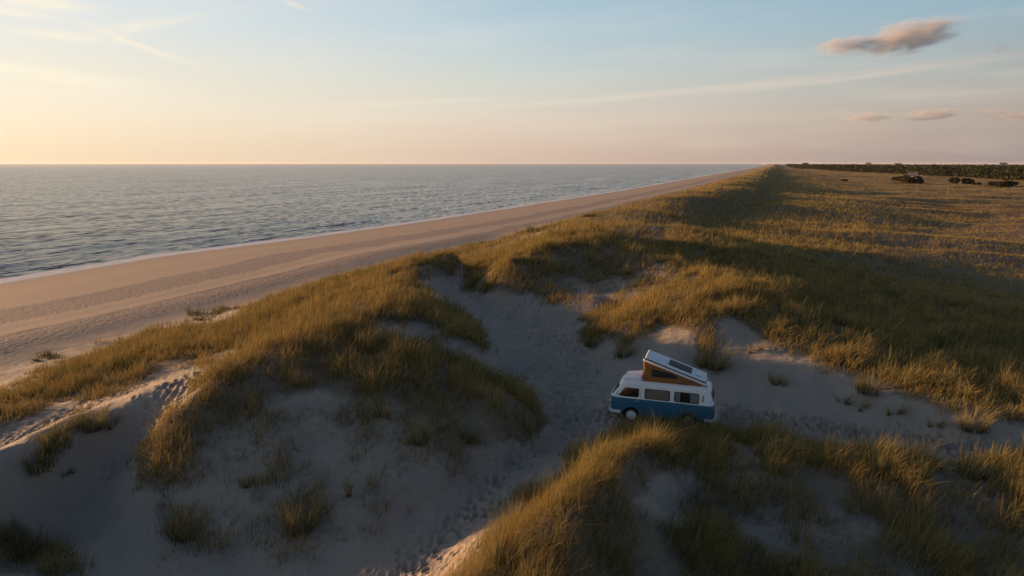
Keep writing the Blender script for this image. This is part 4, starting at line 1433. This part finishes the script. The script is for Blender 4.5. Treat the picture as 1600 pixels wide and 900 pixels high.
PROTO = [("big", tuft_mesh("grass_tuft", 330, .60, 1.0, .007, 1)), ("mid", tuft_mesh("grass_tuft", 170, .42, .8, .007, 2)), ("low", tuft_mesh("grass_tuft", 200, .6, .45, .010, 3, .7)),
         ("sprig", tuft_mesh("grass_tuft", 60, .22, .5, .007, 4, .6)), ("beach", tuft_mesh("grass_tuft", 260, .9, .75, .02, 5, .5))]
PROTO_D = dict(PROTO)
used_proto = set()
TUFTS = [
    # on the beach
    (70, 560, "beach", 1.0, "small dark grass tuft alone on the open beach by the left edge"),
    (303, 492, "low", 1.9, "flat grass tuft furthest seaward in the cluster on the left beach"),
    (321, 500, "beach", .8, "rounded grass tuft nearest the dune grass in the left beach cluster"),
    (339, 490, "low", 1.8, "low spreading grass tuft in the middle of the left beach cluster"),
    (356, 484, "beach", .9, "tallest grass tuft of the left beach cluster, at its right end"),
    (553, 434, "beach", .9, "leftmost of three grass tufts at the foot of the main dune"),
    (566, 430, "low", 2.0, "low middle grass tuft of three at the foot of the main dune"),
    (588, 431, "beach", .8, "small grass tuft at the right of three at the foot of the main dune"),
    (742, 385, "beach", 1.5, "leftmost dark green tuft on the upper beach beyond the track gap"),
    (762, 382, "beach", 1.3, "second dark green tuft from the left on the upper beach beyond the track gap"),
    (800, 373, "beach", 1.9, "broad dark green tuft in the middle of the row on the upper beach"),
    (816, 366, "beach", 1.5, "dark tuft standing just seaward in the row on the upper beach"),
    (848, 361, "low", 4.0, "long low mat of dark grass ending the row on the upper beach"),
    (925, 338, "beach", 1.6, "tiny dark tuft furthest along the upper beach"),
    # on the left shelf and hollow
    (62, 735, "big", .9, "shaggy grass tuft lowest on the sunlit shelf edge at the left"),
    (88, 700, "big", .95, "dense grass tuft in the middle of the row along the left shelf edge"),
    (140, 674, "big", .95, "upright grass tuft at the upper end of the row along the left shelf edge"),
    (178, 668, "sprig", 1.2, "thin dry grass sprig on the lit sand right of the shelf tufts"),
    (100, 745, "low", .6, "dark flattened clump of dead grass on the shaded sand below the shelf tufts"),
    (30, 862, "big", 1.0, "shadowed grass tuft in the bottom left corner"),
    # main dune flank
    (655, 690, "big", .85, "dark grass tuft standing alone on the sandy flank of the main dune"),
    (600, 650, "mid", 1.0, "grass tuft just below the grass edge of the main dune flank"),
    (470, 828, "big", 1.0, "wide grass tuft low on the shaded sand slope in the lower left centre"),
    (285, 836, "big", 1.0, "bushy grass tuft at the bottom of the hollow beside the main dune"),
    (735, 690, "mid", .9, "small tuft at the foot of the front spur by the track"),
    (545, 770, "sprig", 1.4, "sparse grass sprig on the bare sand slope above the footprints"),
    (390, 760, "mid", .8, "short grass tuft in the middle of the shaded sand slope"),
    # by the track
    (835, 782, "big", .8, "green grass tuft beside the footprints at the edge of the near dune"),
    (812, 812, "sprig", 1.3, "thin grass sprig just below the green tuft beside the footprints"),
    (926, 541, "big", .9, "dark grass tuft at the tip of the dune beyond the van"),
    (975, 556, "big", .95, "grass tuft hanging down the sand front of the dune left of the van roof"),
    (1112, 574, "big", 1.35, "large shaggy golden tuft behind the rear of the camper van"),
    (1180, 550, "sprig", 1.5, "faint grass sprig on the sand slope between the shaggy tuft and a slim upright one"),
    (1215, 600, "mid", 1.0, "slim upright grass tuft on the sand slope right of the van"),
    (1352, 612, "big", .95, "golden tuft spilling over the grass edge above the lit track"),
    (1318, 630, "sprig", 1.4, "small dry sprig on the sand left below the golden tuft"),
    (1348, 640, "sprig", 1.2, "small dry sprig straight below the golden tuft"),
    (1400, 648, "sprig", 1.5, "wide pale sprig on the sand above the lit footprints"),
    (1462, 668, "sprig", 1.2, "tiny sprig on the sand left of the tuft at the grass corner"),
    (1520, 672, "big", 1.0, "spiky golden tuft at the low corner of the grass edge on the right"),
    # rim of the near dune
    (1195, 712, "mid", 1.0, "sunlit tuft on the near dune rim, first to the right of the van"),
    (1308, 730, "mid", 1.1, "sunlit tuft on the near dune rim, second to the right of the van"),
    (1378, 738, "big", .85, "sunlit tuft on the near dune rim, third to the right of the van"),
    (1438, 746, "mid", .9, "short sunlit tuft beside the bare notch in the near dune rim"),
    (1522, 748, "mid", 1.1, "sunlit tuft right of the bare notch in the near dune rim"),
    (790, 880, "big", .8, "pale grass tuft lit by the sun at the bottom end of the near dune"),
]
for i, (u_, v_, kind_, sc_, lab) in enumerate(TUFTS):
    p_ = PROTO_D[kind_]
    if kind_ in used_proto:
        o = p_.copy(); COL.objects.link(o)
    else:
        o = p_; used_proto.add(kind_)
    x_, y_, z_ = ground_at(u_, v_)
    o.location = (x_, y_, z_); o.scale = (sc_, sc_, sc_ * (1 if kind_ != "beach" else .85)); o.rotation_euler = (0, 0, random.uniform(-1.6, 1.6))
    tag(o, lab, "grass tuft", "separate grass tufts on the sand")

# ------------------------------------------------------------------ leafy masses
m_leaf, t = new_mat("dark_foliage")
ti_ = t.attr("tint").outputs["Fac"]; rd_ = t.attr("dry").outputs["Fac"]
c_ = t.mix(ti_, (0.022, 0.030, 0.014), (0.060, 0.066, 0.028))
c_ = t.mix(rd_, c_, t.mix(ti_, (0.040, 0.022, 0.016), (0.085, 0.045, 0.028)))
mx = t.n("ShaderNodeMixShader", {0: 0.25, 1: t.n("ShaderNodeBsdfDiffuse", {"Color": c_}).outputs[0], 2: t.n("ShaderNodeBsdfTranslucent", {"Color": c_}).outputs[0]})
t.n("ShaderNodeOutputMaterial", {"Surface": mx.outputs[0]})
m_bark = plain_mat("bark", (.06, .045, .034), .95)


def leaf_quads(g, cx, cy, cz, size):
    """randomly turned quads round the given centres"""
    n_ = len(cx)
    a = g.normal(size=(n_, 3)); a /= np.linalg.norm(a, axis=1)[:, None]
    b = np.cross(a, g.normal(size=(n_, 3))); b /= np.linalg.norm(b, axis=1)[:, None]
    s_ = (size * g.uniform(.6, 1.4, n_))[:, None]
    c = np.stack([cx, cy, cz], -1)
    return np.stack([c - a * s_, c - b * s_ * .7, c + a * s_, c + b * s_ * .7], 1).reshape(-1, 3)


def crown_points(g, n_, lobes):
    """points on and in a handful of lobes (x, y, z, rx, rz)"""
    k = g.integers(0, len(lobes), n_)
    lb = np.array(lobes)[k]
    d = g.normal(size=(n_, 3)); d /= np.linalg.norm(d, axis=1)[:, None]
    r_ = g.uniform(.55, 1.05, n_) ** .6
    return lb[:, 0] + d[:, 0] * lb[:, 3] * r_, lb[:, 1] + d[:, 1] * lb[:, 3] * r_, lb[:, 2] + d[:, 2] * lb[:, 4] * r_


# the wood behind the plain: one mass of crowns
g = np.random.default_rng(21)
edge_u = np.array([1228, 1240, 1300, 1400, 1500, 1600, 1700, 1900.]); edge_v = np.array([260.0, 262.5, 266.5, 271, 276, 281, 285, 292.])
cen = []
uu_ = g.uniform(1228, 1900, 5200)
for u_ in uu_:
    v_e = np.interp(u_, edge_u, edge_v)
    a_, e_ = pix_ang(u_, v_e)
    d0 = 11.5 / math.tan(math.radians(-e_)) if e_ < -.05 else 9000
    d_ = d0 * (1 + g.exponential(.22)) if g.random() < .7 else d0 * g.uniform(1, 3.2)
    if d_ < 6500:
        cen.append((d_ * math.sin(math.radians(a_)), d_ * math.cos(math.radians(a_)), d_))
cen = np.array(cen)
nt = len(cen); per_ = 34
hz = height(cen[:, 0], cen[:, 1])
th = g.uniform(5.5, 9.6, nt) * (1 + .15 * gnoise(cen[:, 0] / 140, cen[:, 1] / 140, 81))
cw = th * g.uniform(.26, .42, nt)
ii = np.repeat(np.arange(nt), per_)
d = g.normal(size=(nt * per_, 3)); d /= np.linalg.norm(d, axis=1)[:, None]
r_ = g.uniform(.5, 1.05, nt * per_) ** .5
px = cen[ii, 0] + d[:, 0] * cw[ii] * r_; py = cen[ii, 1] + d[:, 1] * cw[ii] * r_
pz = hz[ii] + th[ii] * .56 + d[:, 2] * th[ii] * .46 * r_
Vq = leaf_quads(g, px, py, pz, .16 * th[ii])
tt_ = np.repeat(g.random(nt)[ii] * .6 + .4 * g.random(nt * per_), 4)
dr_ = np.repeat(((g.random(nt) < .10).astype(float) * .7)[ii], 4)
fo_ = mesh_from("forest", Vq, np.arange(len(Vq)).reshape(-1, 4), {"tint": tt_, "dry": dr_}, m_leaf, False)
fo_["kind"] = "stuff"; fo_["label"] = "dark wood along the horizon behind the grassy plain"

# shrubs standing on the plain
SHRUBS = [
    (1404, 283, 14, 8, "leftmost small dark shrub of the first clump on the plain"),
    (1420, 286, 27, 12, "largest dark shrub on the plain, in the middle of the first clump"),
    (1436, 287, 15, 8, "dark shrub at the right end of the first clump on the plain"),
    (1492, 287, 15, 10, "rounded brown shrub, left of the pair in the middle of the plain"),
    (1511, 288, 15, 10, "rounded brown shrub, right of the pair in the middle of the plain"),
    (1524, 289, 12, 4, "low brown scrub tailing off right of the rounded pair"),
    (1552, 290, 12, 7, "leftmost brown shrub of the last clump towards the right edge"),
    (1565, 291, 18, 7, "low brown shrub in the middle of the last clump towards the right edge"),
    (1579, 291, 14, 9, "tallest brown shrub of the last clump towards the right edge"),
    (1318, 283, 9, 3, "lone small dark shrub far out on the lit grass left of the clumps"),
]
for i, (u_, v_, wd, hg, lab) in enumerate(SHRUBS):
    x_, y_, z_ = ground_at(u_, v_)
    dpt = math.hypot(x_, y_)
    W_, H_ = wd / FPX * dpt, .8 * hg / FPX * dpt
    sh = empty("shrub", (x_, y_, z_))
    tag(sh, lab, "shrub", "shrubs on the plain")
    lobes = [(g.uniform(-.3, .3) * W_, g.uniform(-.3, .3) * W_, H_ * g.uniform(.35, .6), W_ * g.uniform(.2, .32), H_ * g.uniform(.35, .46)) for _ in range(6)]
    cx, cy_, cz = crown_points(g, 900, lobes)
    Vq = leaf_quads(g, cx, cy_, np.maximum(cz, .1), np.full(900, .05 * W_ + .12))
    o = mesh_from("foliage", Vq, np.arange(len(Vq)).reshape(-1, 4), {"tint": np.repeat(g.random(900), 4), "dry": np.full(len(Vq), .4)}, m_leaf, False)
    o.parent = sh
    for k in range(3):
        bm = bmesh.new(); a = 2.1 * k + i
        bm_tube(bm, [(.1 * math.cos(a), .1 * math.sin(a), -.1), (.12 * W_ * math.cos(a), .12 * W_ * math.sin(a), .3 * H_), (.22 * W_ * math.cos(a), .22 * W_ * math.sin(a), .6 * H_)], [.12, .08, .03], 6)
        finish("stem", bm, m_bark, sh, 60)

# houses at the edge of the wood
m_wall = plain_mat("white_render", (.74, .72, .69), .85)
m_brickw = plain_mat("brick_wall", (.28, .13, .09), .9)
m_roof = plain_mat("grey_roof", (.10, .09, .09), .8)
m_tile = plain_mat("red_tiles", (.13, .055, .038), .8)
m_pane = plain_mat("dark_pane", (.03, .035, .04), .2)
HOUSES = [
    (1419, 268.5, 9, 4.2, 8, m_wall, m_roof, .5, "white gabled house at the front edge of the wood, above the largest shrub"),
    (1567, 262.2, 16, 8.2, 13.4, m_wall, m_roof, .1, "tall white building showing over the wood near the right edge"),
    (1356, 262.4, 11, 7.2, 13.0, m_wall, m_tile, -.4, "slim white house standing up out of the wood left of the gabled house"),
    (1402, 262.6, 14, 6.0, 11.6, m_wall, m_roof, .2, "pale long house half hidden in the far wood"),
    (1258, 262.3, 14, 6.5, 12.2, m_brickw, m_tile, .3, "reddish house at the far end of the dune ridge"),
    (1426, 278.5, 7, 2.6, 5.2, m_wall, m_roof, -.2, "tiny pale cottage peeping over the largest shrub"),
]
for (u_, v_, wd, hw, ht, mw, mr, rz, lab) in HOUSES:
    a_, e_ = pix_ang(u_, v_)
    d_ = 11.8 / math.tan(math.radians(-e_))
    x_, y_ = d_ * math.sin(math.radians(a_)), d_ * math.cos(math.radians(a_))
    z_ = float(height(np.array([x_]), np.array([y_]))[0])
    hs = empty("house", (x_, y_, z_), -math.radians(a_) + rz)
    tag(hs, lab, "house", "houses by the wood")
    dp = 7.5
    bm = bmesh.new()
    q = [(-dp / 2, 0), (dp / 2, 0), (dp / 2, hw), (0, ht), (-dp / 2, hw)]
    prism(bm, [(y2, z2) for (y2, z2) in q], "X", -wd / 2, wd / 2)
    for v in bm.verts:
        v.co.z -= .2 if v.co.z < .01 else 0
    finish("wall", bm, mw, hs)
    bm = bmesh.new()
    for s_ in (-1, 1):
        a = [(s_ * (dp / 2 + .4), hw - .4 * (ht - hw) / (dp / 2) + .05), (0, ht + .05), (0, ht + .3), (s_ * (dp / 2 + .4), hw - .4 * (ht - hw) / (dp / 2) + .3)]
        prism(bm, a, "X", -wd / 2 - .3, wd / 2 + .3)
    rf = finish("roof", bm, mr, hs)
    bm = bmesh.new(); bm_box(bm, wd * .2, wd * .2 + .7, -.35, .35, ht - .6, ht + 1.0); finish("chimney", bm, m_brickw, rf)
    nwin = max(2, int(wd / 3))
    for fl in range(max(1, int(hw / 2.7))):
        for k in range(nwin):
            cx = -wd / 2 + wd * (k + .5) / nwin
            bm = bmesh.new(); bm_box(bm, cx - .55, cx + .55, -dp / 2 - .06, -dp / 2 + .05, 1.0 + fl * 2.7, 2.2 + fl * 2.7); finish("window", bm, m_pane, hs)
    bm = bmesh.new(); bm_box(bm, -wd * .02 - .5, -wd * .02 + .5, dp / 2 - .05, dp / 2 + .06, 0, 2.1); finish("door", bm, m_bark, hs)

# ------------------------------------------------------------------ small clouds
def cloud_mat(name, dens, scale, thr, seed):
    m, t = new_mat(name)
    P_ = t.n("ShaderNodeTexCoord").outputs["Object"]
    r2_ = t.n("ShaderNodeVectorMath", {0: P_}, operation="LENGTH").outputs["Value"]
    of = t.n("ShaderNodeVectorMath", {0: P_, 1: (seed, seed * .7, 3.0)}, operation="ADD").outputs[0]
    nz = t.noise(of, scale, 6, .62, .3)
    v_ = t.math("SUBTRACT", t.math("ADD", t.math("MULTIPLY", nz, 1.25), t.math("MULTIPLY", t.math("SUBTRACT", 1.0, r2_), .62)), t.math("ADD", thr, .12))
    d_ = t.math("MULTIPLY", t.math("MULTIPLY", t.ss(v_, 0.0, .28), t.ss(t.math("SUBTRACT", 1.0, r2_), 0.0, .15)), dens)
    pv = t.n("ShaderNodeVolumePrincipled", {"Color": (.93, .93, .95, 1), "Density": d_, "Anisotropy": .25})
    t.n("ShaderNodeOutputMaterial", {"Volume": pv.outputs[0]})
    return m


def cloud(u0, u1, v0, v1, dist, dens, thr, seed, lab, tilt=0.0, depth=.5):
    x0, y0, z0 = pix_dir((u0 + u1) / 2, (v0 + v1) / 2)
    k = dist / math.hypot(x0, y0)
    hw_ = (u1 - u0) / 2 / FPX * dist * 1.08; hh_ = (v1 - v0) / 2 / FPX * dist * 1.15
    bm = bmesh.new(); bmesh.ops.create_icosphere(bm, subdivisions=3, radius=1.0)
    ob = finish("cloud", bm, cloud_mat("cloud_vapour", dens, 2.6, thr, seed))
    ob.location = (x0 * k, y0 * k, CAM_H + z0 * k)
    ob.scale = (hw_, hw_ * depth, hh_)
    ob.rotation_euler = (0, tilt, -math.atan2(x0, y0))
    tag(ob, lab, "cloud", "small evening clouds")
    return ob


cloud(1348, 1490, 36, 80, 2600, .022, .60, 3.3, "large puffy pinkish grey cloud at the upper right", -.17)
cloud(1280, 1362, 58, 84, 2600, .022, .58, 7.1, "ragged smaller cloud joined to the left of the large puffy one", -.05)
cloud(1316, 1394, 177, 191, 5200, .009, .60, 1.7, "left of the two flat violet clouds low over the plain", 0.0)
cloud(1418, 1492, 171, 188, 5200, .011, .59, 9.4, "right and fuller of the two flat violet clouds low over the plain", -.03)
cloud(1530, 1566, 170, 181, 5200, .010, .62, 5.5, "tiny flat cloud right of the two violet ones", 0.0)
cloud(1556, 1640, 174, 190, 5200, .008, .64, 2.2, "faint flat cloud touching the right edge low in the sky", 0.0)
cloud(1552, 1578, 68, 88, 2600, .014, .62, 6.6, "small grey wisp right of the large puffy cloud", -.5)
scene.cycles.volume_step_rate = 0.6
scene.cycles.volume_max_steps = 256

# ------------------------------------------------------------------ evening haze over land and sea
HAZE = True
if HAZE:
    m_haze, t = new_mat("haze_air")
    pv = t.n("ShaderNodeVolumePrincipled", {"Color": (.92, .90, .90, 1), "Density": 0.000028, "Anisotropy": 0.3})
    t.n("ShaderNodeOutputMaterial", {"Volume": pv.outputs[0]})
    bm = bmesh.new(); bm_box(bm, -27000, 27000, -27000, 27000, -16, 24)
    hzo = finish("haze", bm, m_haze)
    hzo["kind"] = "stuff"; hzo["label"] = "thin evening haze over sea and land"
